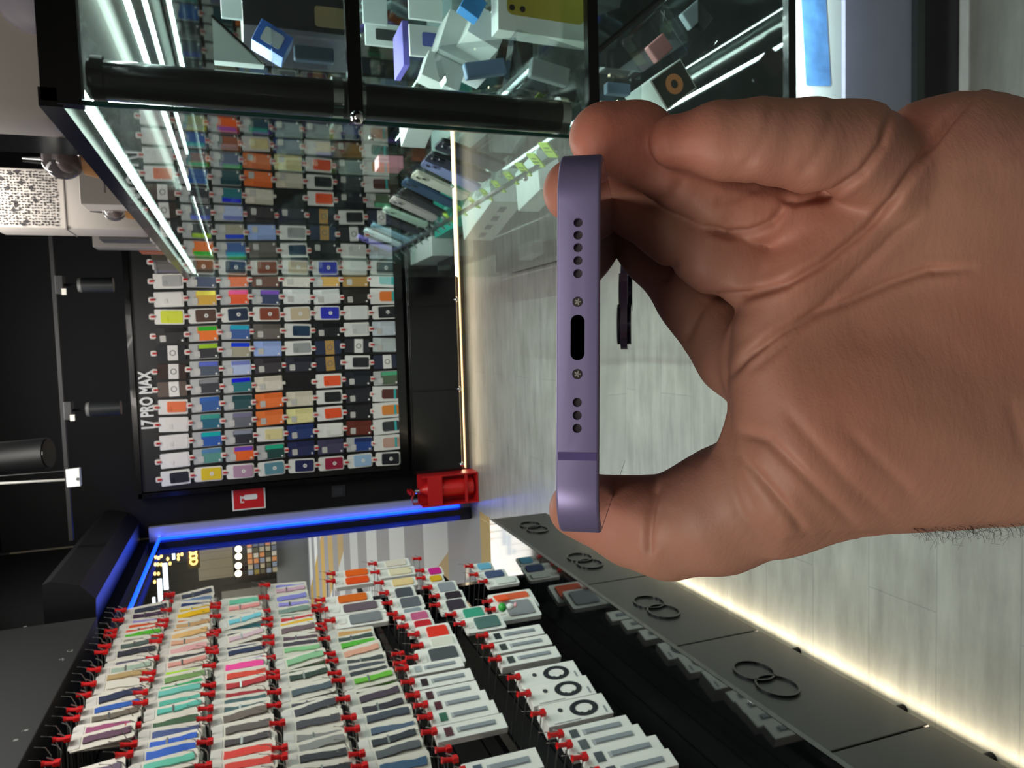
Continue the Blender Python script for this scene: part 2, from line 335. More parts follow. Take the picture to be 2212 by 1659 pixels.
def hue(h):
    import colorsys
    r, g, b = [int(h[1+2*i:3+2*i], 16)/255 for i in range(3)]; H, S, V = colorsys.rgb_to_hsv(r, g, b); H *= 360
    if S < 0.13: return 'white' if V > 0.8 else 'pale grey' if V > 0.6 else 'grey' if V > 0.3 else 'black'
    n = 'red' if H < 12 or H > 345 else 'orange' if H < 28 else 'yellow' if H < 66 else 'green' if H < 160 else 'teal' if H < 195 else 'blue' if H < 240 else 'violet' if H < 290 else 'pink'
    if n == 'orange' and V < 0.6: n = 'brown'
    if n in ('orange', 'yellow') and S < 0.35: n = 'beige'
    return ('dark ' if V < 0.35 else 'pale ' if (S < 0.35 and V > 0.7 and n != 'beige') else '')+n
mat_n = 0
for j, line in enumerate(tbl):
    for i, tok in enumerate(line.split()):
        if tok == '_': continue
        k = tok[0]; cs = tok[1:].split('/'); c = cs[0]
        x = X0 + DX*j; z = 1.925 - 0.1915*i - 0.002*j
        if i == 0: x -= 0.008
        x += random.uniform(-.003, .003)
        M = Matrix.Translation((x, YB-0.045, z)) @ Matrix.Rotation(math.radians(random.uniform(-2.5, 2.5)), 4, 'Y') @ Matrix.Rotation(math.radians(random.uniform(-1, 5)), 4, 'X')
        ms = {'case': mat(c, 0.35, noise_amt=0.12 if k in 'CD' else 0, nscale=60)}
        if k == 'C': ms['shiny_strip'] = mat(cs[1], 0.25, 0.4); ms['card'] = mat('#b9bab8', 0.3); ms['sticker'] = mat('#c9c6c0')
        if k == 'D': ms['edge_strip'] = mat(c, 0.2, 0.2); ms['card'] = mat(c, 0.3, noise_amt=0.3, nscale=50); ms['sticker'] = mat('#c4c0b8')
        if k in 'FW': ms['camera_plate'] = mat(c, 0.25, 0.1)
        if k == 'L': ms['paper_band'] = WHITE; c2 = c
        if k == 'T': ms['paper_band'] = mat('#b98f4c')
        lab = f'{hue(c)} {TONE[k]} phone case pack, {ORD[i]} down in {ORD[j]} column from the fire sign'
        dup(PROT[k], M, lab, ms)
for k in PROT.values():
    for ch in list(k.children): bpy.data.objects.remove(ch)
    bpy.data.objects.remove(k)
hk = MB().tube([(0, 0, 0), (0, -0.05, 0), (0, -0.055, 0.008)], 0.003, 8).rrect(0.02, 0.02, 0.004, 0.052, 0.058, Matrix.Rotation(math.radians(90), 4, 'X'))
tag(hk.build('peg_hook', mat('#d8d0c0', 0.4), None), 'bare peg with cream cap in the gap among the phone cases', 'hook').location = (X0+5*DX, YB-0.035, 1.925-0.1915*4+0.09)
# fire sign, switch, extinguisher
s = thing('fire_sign', 'square red fire extinguisher sign on the black wall beside the phone cases', 'sign', M=frame((-1.0, YB+0.012, 1.50), (1, 0, 0), (0, 0, 1)))
MB().box((-0.083, -0.103, 0), (0.083, 0.103, 0.004)).build('border', WPL, s); MB().box((-0.074, -0.094, 0.0042), (0.074, 0.094, 0.006)).build('face', mat('#c8141e', 0.4), s)
MB().rrect(0.034, 0.082, 0.01, 0.0062, 0.0075, None, 0, -0.012).rrect(0.014, 0.022, 0.003, 0.0062, 0.0075, None, 0, 0.038).box((-0.03, 0.046, 0.0062), (0.012, 0.053, 0.0075)).box((-0.034, 0.03, 0.0062), (-0.026, 0.053, 0.0075)).build('pictogram', WPL, s)
s = thing('wall_switch', 'small dark square wall switch below the fire sign', 'switch', M=frame((-1.02, YB+0.019, 0.92), (1, 0, 0), (0, 0, 1)))
MB().box((-0.04, -0.045, 0), (0.04, 0.045, 0.008), bev=0.002).build('plate', mat('#26272b', 0.4), s); MB().box((-0.025, -0.03, 0.0082), (0.025, 0.03, 0.013), bev=0.001).build('rocker', mat('#2f3036', 0.35), s)
RED = mat('#c3181c', 0.4, noise_amt=0.05)
s = thing('fire_extinguisher', 'red fire extinguisher standing in a red metal floor bracket', 'fire extinguisher', (-1.03, 4.93, 0.03))
pr = [(0.0, 0.0), (0.06, 0.0), (0.062, 0.03), (0.062, 0.27), (0.055, 0.31), (0.03, 0.34), (0.022, 0.36), (0.022, 0.375)]
MB().tube([(0, 0, z) for r, z in pr[1:]], [r for r, z in pr[1:]], 28).build('cylinder', mat('#d3201f', 0.3, coat=0.3), s, True)
MB().tube([(0, 0, .375), (0, 0, .405)], 0.018, 14).box((-0.012, -0.012, .405), (0.012, 0.012, .42)).build('valve', CHROME, s)
MB().box((-0.012, -0.075, .425), (0.012, 0.03, .433)).box((-0.012, -0.08, .445), (0.012, 0.03, .452)).build('handle', mat('#c01a1c', 0.35), s)
MB().tube([(0.0, 0, .40), (-0.05, -0.01, .43), (-0.085, -0.01, .42), (-0.09, -0.005, .33), (-0.075, 0, .25)], 0.008, 10).build('hose', mat('#a51618', 0.4), s, True)
s2 = thing('extinguisher_bracket', 'red sheet metal floor bracket around the fire extinguisher', 'bracket', (-1.03, 4.93, 0.0))
b = MB().box((-0.105, -0.07, 0.003), (0.105, 0.075, 0.012)).box((-0.105, -0.07, 0.012), (-0.096, 0.075, 0.40)).box((0.096, -0.07, 0.012), (0.105, 0.075, 0.40)).box((-0.096, 0.068, 0.012), (0.096, 0.075, 0.40))
b.build('frame', RED, s2); MB().box((-0.096, -0.076, 0.26), (0.096, -0.068, 0.36)).build('front_band', RED, s2); MB().box((-0.096, -0.073, 0.08), (0.096, -0.068, 0.10)).build('front_bar', RED, s2)
# ceiling track, spots, white box, shutter box
tr = MB().box((-0.95, 4.185, 2.335), (0.9, 4.215, 2.352)).tube([(-0.6, 4.2, 2.35), (-0.6, 4.2, 2.9)], 0.002, 6).tube([(0.6, 4.2, 2.35), (0.6, 4.2, 2.9)], 0.002, 6); tag(tr.build('light_track', mat('#1c1c1c', 0.5)), 'black lighting track running across the ceiling', 'lighting track')
def spot(x, lab):
    s = thing('track_spotlight', lab, 'spotlight', (x, 4.2, 2.30), group='track spotlights on the ceiling')
    MB().box((-0.045, -0.03, 0.0), (0.045, 0.03, 0.035), bev=0.003).build('adapter', mat('#2a2a2a', 0.5), s)
    MB().box((-0.05, -0.034, -0.012), (-0.02, -0.02, 0.008)).build('white_switch', mat('#d8d4c8'), s)
    MB().tube([(0, 0, 0), (0, 0, -0.06)], 0.006).build('neck', BLK, s)
    MB().tube([(0, 0, -0.075), (0, 0, -0.215)], 0.036, 28).build('barrel', mat('#1d1f20', 0.4), s, True); MB().tube([(0, 0, -0.060), (0, 0, -0.0755)], [0.034, 0.037], 28).build('rear_cap', mat('#4a4a48', 0.5, noise_amt=0.3, nscale=80), s)
    return s
spot(0.32, 'black track spotlight hanging nearest the glass showcase'); spot(-0.30, 'black track spotlight hanging midway between showcase and cable box')
s = thing('track_spotlight', 'large black spotlight angled at the top edge of the ceiling view', 'spotlight', M=frame(cam3(38, 985, 2.6), (0.8, 0.2, 0), (0.1, -0.2, -1)), group='track spotlights on the ceiling')
MB().tube([(0, -0.14, 0), (0, 0.10, 0)], 0.055, 28).build('barrel', mat('#141617', 0.5), s, True); MB().tube([(0, 0.1002, 0), (0, 0.104, 0)], 0.05, 28).build('lens', mat('#101112', 0.2), s)
s = thing('junction_box', 'white cable box hanging under the black ceiling', 'box', M=frame(onY(160, 1034, 4.2), (1, 0, 0), (0, 0, 1)))
MB().box((-0.038, -0.030, -0.02), (0.052, 0.030, 0.02), bev=0.003).build('body', WPL, s); MB().tube([(0, -0.02, 0.0205), (0, -0.02, 0.023)], 0.008).build('screw', mat('#555555'), s)
c0, c1, c2 = onY(0, 1044, 4.2), onY(110, 1038, 4.2), onY(148, 1036, 4.2)
tag(MB().tube([c0, (c0+c1)/2, c1, c2], 0.006, 8).build('cable', mat('#8c8a84', 0.5)), 'grey cable running up from the white cable box', 'cable')
# shutter housing over the shopfront
oct_ = [(-1.205, 2.155), (-1.09, 2.15), (-1.02, 2.21), (-0.99, 2.32), (-1.0, 2.35), (-1.205, 2.35)]
sh = MB().prism(oct_, -5.10, -3.62, Matrix.Rotation(math.radians(90), 4, 'X'))
tag(sh.build('shutter_housing', mat('#141317', 0.45, noise_amt=0.05)), 'black faceted roller shutter housing above the shopfront', 'shutter housing')
# ------------------------------------------------------------------ mall beyond the shopfront
struct('wall_mall', MB().box((-12, 25.0, 0), (-1.3, 25.1, 6)), mat('#57554a', 0.7, noise_amt=0.15, nscale=1.5))
struct('ceiling_mall', MB().box((-12, 5.3, 4.8), (-1.3, 25.0, 4.9)), mat('#6a6458', 0.7))
def hang(p, z):                                     # thin cord up to the mall ceiling, a part of the lamp just built
    MB().tube([(p[0], p[1]+0.01, z), (p[0], p[1]+0.01, 4.8)], 0.002, 5).build('cord', BLK, SC.collection.objects[-1])
ML = mat('#e8f4ff', 0.4, emit=1.3); WL = mat('#ffd27a', 0.4, emit=1.4)
for i, (x0, y0, x1, y1) in enumerate(((370, 1178, 379, 1213), (352, 1213, 363, 1279), (340, 1247, 351, 1307), (327, 1287, 337, 1307))):
    a, b_ = onY(x0, y1, 9.5), onY(x1, y0, 9.5)
    tag(MB().box((a[0]+0.02, 9.5, b_[2]+0.012), (b_[0]-0.02, 9.53, a[2]-0.012), bev=0.004).build('mall_light_panel', ML), f'cold white mall light panel, {ORD[i]} from the globe lamps outwards', 'light panel', 'mall light panels'); hang((a+b_)/2, a[2])
for i, (a, b_) in enumerate(((415, 560), (450, 545), (480, 540), (505, 525), (385, 620), (415, 630), (445, 610), (515, 640), (380, 700), (410, 700), (445, 700), (375, 800), (415, 800), (372, 890), (540, 690), (630, 600), (630, 640), (668, 590), (668, 550), (668, 510))):
    p = onY(260+a/5.027, 1080+b_/5.027, 11.0)
    tag(MB().ball(p, 0.018, (1.5, 1, 1), 10).build('amber_lamp', WL), 'small amber lamp in the cluster hanging beyond the shopfront glass', 'lamp', 'cluster of amber mall lamps'); hang(p, p[2]+0.015)
p = onY(417, 1190, 11.2)
s = thing('shop_sign', 'oval glowing amber shop sign across the mall', 'sign', p)
for i in range(5): MB().ring(0.055, 0.03, -0.01, 0.01, Matrix.Translation(((i-2)*0.075, 0, 0)) @ Matrix.Rotation(math.radians(90), 4, 'X')).build('letter', WL, s)
MB().box((-0.25, 0.012, -0.08), (0.25, 0.03, 0.08)).build('board', mat('#5a4c28'), s); MB().tube([(0, 0.02, 0.08), (0, 0.02, 4.8-p[2])], 0.004, 5).build('cord', BLK, s)
for i, py in enumerate((1166, 1186, 1202, 1222, 1239)):
    p = onY(515, py, 21.0); tag(MB().ball(p, 0.088).build('globe_lamp', mat('#fff0d0', 0.4, emit=2.2), smooth=True), f'round glowing globe lamp across the mall, {ORD[i]} from the shopfront jamb', 'lamp', 'row of globe lamps'); hang(p, p[2]+0.085)
a = onY(425, 1170, 21.6); b2 = onY(505, 1245, 21.6)
LASTB = [MB().box((b2[0], 21.6, b2[2]), (a[0], 21.8, a[2])).build('kiosk_board', mat('#6e6754', 0.6))]; tag(LASTB[0], 'brown grey board of the kiosk behind the globe lamps', 'board'); MB().box((b2[0]+0.1, 21.65, 0), (b2[0]+0.2, 21.75, b2[2])).box((a[0]-0.2, 21.65, 0), (a[0]-0.1, 21.75, b2[2])).build('post', BLK, LASTB[0])
a = onY(530, 1160, 21.3); b2 = onY(600, 1235, 21.3); c2 = onY(640, 1260, 21.3)
k = thing('kiosk', 'grey mall kiosk counter with glass display of small goods', 'kiosk', (b2[0], 21.3, 0))
MB().box((c2[0]-b2[0]-0.6, 0.3, 0), (a[0]-b2[0]+0.6, 2.0, b2[2]-0.02)).build('counter', mat('#75797a', 0.5), k)
nx_ = 7; wx = (a[0]-b2[0])/nx_
for i in range(nx_):
    for j in range(5):
        zz = b2[2]+j*(a[2]-b2[2])/5
        MB().box((i*wx+0.01, 0.0, zz+0.01), ((i+1)*wx-0.02, 0.2, zz+(a[2]-b2[2])/5-0.03)).build('display_item', mat(random.choice(('#c9c4b8', '#8a94a8', '#d09060', '#b0a890', '#707888', '#5c5a48', '#8a7c3c')), 0.4), k)
for i, (x, c) in enumerate(((-5.6, '#8a8256'), (-8.4, '#7d7a70'), (-9.8, '#a2a6a0'))):
    tag(MB().box((x, 22.6+i*.7, 0), (x+1.1, 23.2+i*.7, 2.0+0.4*i)).build('mall_cabinet', mat(c, 0.6)), f'{("mustard", "grey brown", "pale grey")[i]} cabinet standing far across the mall', 'cabinet')
# ------------------------------------------------------------------ left base cabinets and slatwall
CF = -0.93; CT = 0.345
FRONTM = mat('#1b1d1d', 0.35, coat=0.15, noise_amt=0.08, nscale=300, name='black_cabinet_front')
seams = [3.57, 2.455, 1.855, 1.245, 0.62, 0.0]
for i in range(5):
    y1, y0 = seams[i], seams[i+1]
    c = thing('drawer_cabinet', f'low black cabinet with two ring pull emblem, {ORD[i]} from the shopfront', 'cabinet', (CF, (y0+y1)/2, 0.035), group='low black cabinets under the strap wall')
    h = (y1-y0)/2
    MB().box((-0.45, -h+0.001, 0), (-0.014, h-0.001, CT-0.055)).build('body', BLK, c)
    MB().box((-0.013, -h+0.003, 0.0), (0, h-0.003, CT-0.05), bev=0.002).build('door', FRONTM, c)
for i, (y, z) in enumerate(((3.31, 0.205), (2.72, 0.215), (2.15, 0.222), (1.58, 0.232))):
    Mx = frame((CF+0.0005, y, z), (0, 1, 0), (0, 0, 1))
    e = thing('ring_emblem', f'two interlocked black rings on the cabinet front, {ORD[i]} from the shopfront', 'emblem', M=Mx, group='ring emblems on the cabinet fronts')
    for s_ in (-1, 1): MB().ring(0.062, 0.056, 0, 0.006, None, 36, s_*0.047, 0, 0.85).build('ring', BLKG, e)
tag(MB().box((XL, -0.0, CT-0.018), (CF, 3.57, CT), bev=0.001).build('worktop', mat('#08090a', 0.06, spec=1.0, coat=0.5)), 'continuous glossy black top over the low cabinets', 'worktop')
tag(MB().box((CF-0.05, 0.0, 0.018), (CF-0.03, 3.5, 0.03)).build('light_strip', WARM), 'warm LED strip under the left cabinets lighting the floor edge', 'light strip')
strip_light('plinth_glow', (CF-0.01, 1.7, 0.032), 0.02, 3.4, (0, 1, 0), (1, 0, -0.12), 4.5, (1.0, 0.82, 0.56))
struct('baseboard_left', MB().box((CF-0.10, 0, 0), (CF-0.07, 3.5, 0.036)), mat('#a09a90', 0.4))
for i, y in enumerate((1.72, 1.35, 1.12)):
    tag(MB().tube([(CF-0.02, y, 0.0), (CF-0.02, y, 0.034)], 0.012, 12).build('leveling_stud', BLK), f'small round black stud under the left cabinets, {ORD[i]} from the shopfront', 'stud', 'studs under the left cabinets')
sw = MB()
for k in range(17): sw.box((XL+0.001, 0.0, 0.36+k*0.105), (XL+0.012, 3.56, 0.36+k*0.105+0.098))
tag(sw.build('slatwall', mat('#08090a', 0.65)), 'black slatted wall panel behind the strap packets', 'slatwall')
cn = thing('fascia', 'dark grey fascia overhanging the strap wall', 'fascia', (-1.10, 3.40, 2.11))
MB().box((-0.30, -3.4, 0), (0, 0, 0.70), bev=0.003).build('panel', GREY, cn); MB().box((-0.30, 0.001, 0.25), (0.001, 0.006, 0.262)).build('edge_strip', mat('#9a9a94'), cn)
sc2 = MB(); r_ = random.Random(2)
for (y, z) in ((-0.35, 0.03), (-0.42, 0.045), (-0.95, 0.03), (-1.0, 0.04), (-1.36, 0.035)):
    for k in range(4): sc2.box((0.0002, y+r_.uniform(-.012, .012), z+r_.uniform(-.01, .01)), (0.0008, y+r_.uniform(-.012, .012)+.004, z+r_.uniform(-.01, .01)+.002))
sc2.build('scuff_marks', mat('#8a8c8a'), cn)['kind'] = 'stuff'
struct('trim_4', MB().box((XL, 3.58, 0.0), (XD-0.06, 3.62, 2.1)), BLKG)
# ------------------------------------------------------------------ hooks and strap packets on the left wall
def hookproto(n=0.24):
    t = thing('display_hook', 'hook', 'hook', (0, 0, -5), group='wire hooks on the strap wall')
    MB().tube([(-n, 0, 0), (0, 0, 0), (0.012, 0, 0.006), (0.02, 0, 0.02)], 0.0018, 6).tube([(-n, 0.006, 0.022), (-0.015, 0.006, 0.024), (0.012, 0.004, 0.036), (0.02, 0.002, 0.062)], 0.0014, 6).build('wire', WIRE, t)
    MB().box((-0.007, -0.010, -0.012), (0.007, 0.010, 0.005), bev=0.002).tube([(0, 0, 0.003), (0.003, 0, 0.024), (0.004, 0, 0.032)], [0.006, 0.0065, 0.009], 10).build('red_clip', REDP, t)
    return t
HK = hookproto()
HK0 = thing('display_hook', 'hook', 'hook', (0, 0, -5), group='wire hooks on the strap wall'); _w = HK.children[0].copy() if HK.children[0].name.startswith('wire') else HK.children[1].copy(); SC.collection.objects.link(_w); _w.parent = HK0
def strap(v):
    t = thing('strap_packet', 'strap', 'watch strap packet', (0, 0, -5), group='watch strap packets on the left wall')
    M = frame((0, 0, 0), (0, 1, 0), (0, 0, 1))       # local x->Y, y->Z, z->X
    MB().rrect(0.056, 0.168, 0.008, -0.003, 0.002, M, 0, -0.087).build('card', mat('#d9d4c8', 0.35), t)
    b = MB(); n = 9; L = []; R = []
    for i in range(n):
        y = -0.036-0.125*i/(n-1); w = (0.0105, 0.0095, 0.012)[v]+0.0012*math.sin(i*1.9+v); ox = 0.0016*math.sin(i*0.8+v*2)
        L.append((ox-w, y)); R.append((ox+w, y))
    pts = [(p[0], p[1]) for p in L]+[(p[0], p[1]) for p in R[::-1]]
    b.prism(pts, 0.0022, 0.0075 + 0.001*v, M)
    b.build('strap', mat('#808080', 0.5), t)
    MB().rrect(0.044, 0.03, 0.004, 0.0022, 0.0034, M, 0, -0.014).build('header_label', mat('#cfccc6', 0.35), t)
    if v == 1: MB().box((0.008, -0.014, -0.085), (0.0092, 0.014, -0.079)).build('buckle', WIRE, t)
    return t
SP = [strap(0), strap(1), strap(2)]
rowc = {
 0: (3.49, 2.022, '#2c3244 #4a3350 #9a90cc #d8542c #d84a2c #54b52c #8a8a80 #52605c #34343e #5c5a6c #9cb0a0 #b39a6c #d8d4c8 #2b3552 #2c3350 #2f5cae #6b6358 #8c2360 #5a3a50 - - #54405f #54405f #8c8c94 #3c3c40 #70503c'),
 1: (3.58, 1.842, '#3a4054 #6d8ab0 #26386a #e0b828 #ecbc14 #e07c3c #caa070 #d8a460 #dcb070 #d8a488 #e0a8a8 #3a3a40 #d89a90 #a8d820 #7a9c60 #3ca86c #6ab8ac #58b09c #5cb8a8 #3c5c40 #46568c #2c5cc0 #2c60c8 #60bca4 #202024 #8c2c38'),
 2: (3.45, 1.642, '#6cc8a8 - #e89a98 #34487c #567c88 #70c4d4 #c8c8c8 #46403f #d0b4c0 #303a5c #2e3858 #b8a8cc #ec3c98 #d8402c #b4222c #a82430 #4c686c #3c5c60 #6c6058 #5c5450 #443c40 #d83020 #d83428 #404654 #c8b8a8'),
 3: (3.53, 1.446, '#8c88d8 #cfa8bc - #8a8ad8 #9a94dc #7c9488 #6c8c80 #cc2c34 #e0b01c #6c545c #5c4854 #4c4450 #8cc890 #90c898 #84b88c #38583c #2c4034 #3f5e46 #4c5a64 #45424e #3c3b44 #44424a #8a8a88 #8c8c8a #3a3a40 #303038'),
 4: (3.16, 1.248, '#3ca050 #3c3c40 #3a74ac #d8604c #5c3c6c #cc9c60 #40504c #58b43c #dca088 #3c4040 #50545c #44484a #6cb83c #3c4044 #4c3c4c #3a3540 #3c4450 #4f6078 #2c3038 #585c60 #3c5c7c'),
}
for r, (y0, z, cols) in rowc.items():
    for i, c in enumerate(cols.split()):
        y = y0-0.0625*i; zz = z+random.uniform(-.004, .004)
        M = Matrix.Translation((-1.105+random.uniform(-.012, .006), y+random.uniform(-.005, .005), zz))
        dup(HK if (i*5+r*3) % 8 < 5 else HK0, M, f'wire display hook{", red clipped," if (i*5+r*3) % 8 < 5 else ""} {ORD[i]} from the shopfront in the {ORD[r]} strap row')
        if c == '-': continue
        nn = 2 if (i*3+r) % 5 < 3 else 1
        for q in range(nn):
            Mp = M @ Matrix.Translation((-0.022-0.03*q, 0.0+0.004*q, -0.006-0.008*q)) @ Matrix.Rotation(math.radians(-24+random.uniform(-12, 10)), 4, 'Z') @ Matrix.Rotation(math.radians(random.uniform(-5, 7)), 4, 'X') @ Matrix.Rotation(math.radians(random.uniform(-5, 3)), 4, 'Y')
            cc = c
            dup(SP[(i+r+q) % 3], Mp, f'{hue(cc)} strap packet, {"front" if q == 0 else "rear"} on {ORD[i]} hook from shopfront, {ORD[r]} row', {'strap': mat(cc, 0.45)})
# box packs on the lower rows: (top px, bottom px, width, thick, strap colour, kind, label)
def boxpack(pt, pb, w, th, col, kind, lab, X=-1.1, yaw=-18, side='#e8e6e0'):
    w *= 1.1; a = onX(*pt, X); b = onX(*pb, X); y = (a[1]+b[1])/2; h = a[2]-b[2]
    M = Matrix.Translation((X, y, a[2])) @ Matrix.Rotation(math.radians(yaw), 4, 'Z')
    t = thing('strap_box' if kind in 'SR' else 'accessory_pack', lab, 'strap box' if kind in 'SR' else 'accessory pack', M=M, group='accessory packs on the lower hooks')
    F_ = frame((0, 0, 0), (0, 1, 0), (0, 0, 1))
    CD = mat(side, 0.4)
    if kind == 'S':
        MB().box((-th, -w/2, -h), (0, w/2, 0), bev=0.0015).build('box', CD, t)
        MB().box((0.0003, -w*0.16, -h*0.86), (0.0016, w*0.16, -h*0.3)).build('strap_window', mat('#a9adb0', 0.3), t)
        MB().box((0.0018, -w*0.12, -h*0.84), (0.004, w*0.12, -h*0.34)).build('strap', mat('#8f959c', 0.4), t)
        MB().box((0.0003, -w*0.28, -h*0.24), (0.0022, w*0.28, -h*0.13)).build('label_patch', mat(col, 0.4), t)
    elif kind == 'R':
        MB().box((-th, -w/2, -h), (0, w/2, 0), bev=0.0015).build('box', CD, t)
        MB().ring(0.36*w, 0.22*w, 0.0003, 0.0015, F_ @ Matrix.Translation((0, -h*0.62, 0)), 28, 0, 0, 1.5).build('printed_ring', mat('#22252c', 0.4), t)
        MB().rrect(w*0.18, w*0.18, w*0.085, 0.0003, 0.0015, F_ @ Matrix.Translation((w*0.1, -h*0.27, 0))).build('printed_disc', mat('#3a3d42'), t)
        MB().ring(w*0.085, w*0.045, 0.0003, 0.0016, F_ @ Matrix.Translation((-w*0.24, -h*0.55, 0)), 16).ring(w*0.085, w*0.045, 0.0003, 0.0016, F_ @ Matrix.Translation((-w*0.24, -h*0.67, 0)), 16).build('printed_numeral', mat('#30333a'), t)
        MB().box((0.0003, -w*0.4, -h*0.93), (0.001, -w*0.1, -h*0.9)).box((0.0003, -w*0.45, -h*0.5), (0.001, -w*0.42, -h*0.1)).build('small_print', mat('#8c8f94'), t)
    elif kind == 'P':
        MB().rrect(w, h, 0.009, -th, 0, F_, 0, -h/2).build('card', CD, t)
        MB().rrect(w*0.72, h*0.6, 0.01, 0.0003, 0.006, F_, 0, -h*0.58).build('content', mat(col, 0.35), t)
        MB().rrect(w*0.4, h*0.14, 0.004, 0.0003, 0.003, F_, 0, -h*0.14).build('header_label', mat('#e0ddd6'), t)
    c = MB().rrect(0.016, 0.016, 0.003, -0.008, 0.006, Matrix.Translation((0.015, 0, 0.0)) @ Matrix.Rotation(math.radians(90), 4, 'Y')).tube([(0.015, 0, 0), (0.045, 0, -0.002)], [0.005, 0.008], 10)
    hk = dup(HK, M @ Matrix.Translation((0.015, 0, 0.008)), f'red clipped hook holding the {lab}'[:110])
    hk['label'] = ' '.join(('red clipped hook holding the '+lab).split()[:15])
    return t
for a in (
 ((722, 1242), (805, 1236), .06, .008, '#e8641c', 'P', 'bright orange strap card, uppermost of the orange bundle', ),
 ((722, 1258), (808, 1252), .06, .02, '#e8501c', 'P', 'red orange strap card bundled on white cards'),
 ((700, 1298), (806, 1290), .06, .012, '#d86820', 'P', 'burnt orange strap card on its own hook'),
 ((706, 1318), (830, 1308), .06, .012, '#6a5c66', 'P', 'dull violet strap card with two white patches'),
 ((722, 1344), (838, 1330), .07, .02, '#7c7f84', 'P', 'dark grey strap card with white square ends'),
 ((812, 1222), (885, 1214), .06, .01, '#ddd2c4', 'P', 'thin white pack at the far top of the second cluster'),
 ((818, 1240), (898, 1232), .06, .02, '#e0d4b4', 'P', 'cream gold pack beside the orange bundle'),
 ((826, 1262), (902, 1256), .06, .02, '#e6c890', 'P', 'white pack with gold print below the cream pack'),
 ((838, 1286), (898, 1278), .08, .012, '#4c5058', 'P', 'slate watch case pack with rounded frame'),
 ((846, 1308), (915, 1298), .08, .02, '#60646c', 'P', 'mid grey watch case pack in a clear frame'),
 ((856, 1330), (920, 1324), .08, .02, '#9098a0', 'P', 'pale grey watch case pack in a clear frame'),
 ((872, 1340), (932, 1332), .08, .014, '#c05c84', 'P', 'pink watch case pack above the red one'),
 ((880, 1358), (940, 1350), .08, .014, '#c0202c', 'P', 'crimson watch case pack in white frame'),
 ((910, 1232), (962, 1238), .06, .01, '#c81c88', 'P', 'magenta foil pack hanging at the far end'),
 ((914, 1250), (962, 1252), .05, .01, '#d8a820', 'P', 'yellow foil pack under the magenta one'),
 ((930, 1272), (990, 1268), .08, .012, '#8c9098', 'P', 'silver watch case pack right of the yellow foil'),
 ((945, 1290), (1005, 1288), .07, .01, '#302830', 'P', 'dark plum watch case pack in white frame'),
 ((948, 1312), (1010, 1304), .08, .014, '#3c3440', 'P', 'near black watch case pack with pale rim'),
 ((985, 1335), (1050, 1320), .08, .012, '#3c9c80', 'P', 'green teal toy pack with ragged top', ),
 ((1000, 1350), (1090, 1342), .08, .012, '#50706c', 'P', 'dark green toy pack below the teal one'),
 ((1020, 1228), (1065, 1222), .06, .01, '#6cb0d0', 'P', 'pale blue card at the far end of the lowest row'),
 ((1030, 1246), (1095, 1238), .06, .012, '#48587c', 'P', 'white pack printed with a navy phone shape'),
 ((1052, 1262), (1118, 1250), .05, .015, '#d8dcd4', 'P', 'plain white pack tilted beside the navy phone pack'),
 ((905, 1378), (975, 1362), .10, .02, '#e03424', 'P', 'white boxed red case, uppermost of its stack'),
 ((912, 1400), (990, 1388), .09, .02, '#d8d4c8', 'P', 'blank white box under the red case box'),
 ((900, 1425), (1000, 1410), .09, .015, '#505458', 'P', 'white pack with dark window and orange tab'),
 ((1062, 1305), (1155, 1290), .11, .02, '#e0603c', 'P', 'clear framed pack with orange strap, uppermost of its stack'),
 ((1068, 1322), (1160, 1308), .11, .02, '#8a8c90', 'P', 'grey fronted boxed pack, middle of its stack'),
 ((880, 1450), (1000, 1428), .045, .02, '#b0b4b8', 'S', 'slim white strap box, far one of the first trio'),
 ((893, 1480), (1020, 1454), .05, .02, '#3c2c30', 'S', 'slim white strap box, middle of the first trio'),
 ((905, 1510), (1032, 1480), .05, .02, '#4c2c34', 'S', 'slim white strap box, near one of the first trio'),
 ((921, 1528), (1054, 1504), .05, .02, '#5c2c38', 'S', 'slim white strap box, far one of the second trio'),
 ((930, 1552), (1074, 1528), .05, .02, '#3c6c58', 'S', 'slim white strap box with green patch'),
 ((940, 1586), (1092, 1556), .05, .022, '#5c343c', 'S', 'slim white strap box, near one of the second trio'),
 ((1048, 1374), (1176, 1362), .05, .022, '#2c3438', 'S', 'white strap box, farthest in the lowest row'),
 ((1062, 1400), (1190, 1382), .05, .022, '#3c4444', 'S', 'white strap box, second in the lowest row'),
 ((1078, 1428), (1208, 1408), .05, .03, '#404848', 'S', 'white strap box with faint print'),
 ((1120, 1468), (1250, 1445), .075, .03, '#222', 'R', 'white box printed with a watch, farthest of three'),
 ((1142, 1504), (1278, 1478), .075, .03, '#222', 'R', 'white box printed with a watch, middle of three'),
 ((1172, 1545), (1315, 1520), .075, .05, '#222', 'R', 'thick white box printed with a watch, nearest of three'),
 ((1210, 1590), (1365, 1562), .05, .03, '#50565a', 'S', 'white strap box right after the watch boxes'),
 ((1228, 1612), (1392, 1582), .05, .03, '#5c6468', 'S', 'white strap box with grey patch by the rail end'),
 ((1262, 1640), (1430, 1606), .05, .03, '#50565c', 'S', 'white strap box near the bottom corner of the rack'),
 ((1290, 1672), (1458, 1636), .05, .03, '#50565c', 'S', 'white strap box cut off by the photo edge, lowest row'),
 ((1000, 1668), (1170, 1640), .06, .02, '#506070', 'S', 'pale strap box cut off by the photo edge, middle row'),
):
    boxpack(*a[:2], a[2], a[3], a[4], a[5], a[6])
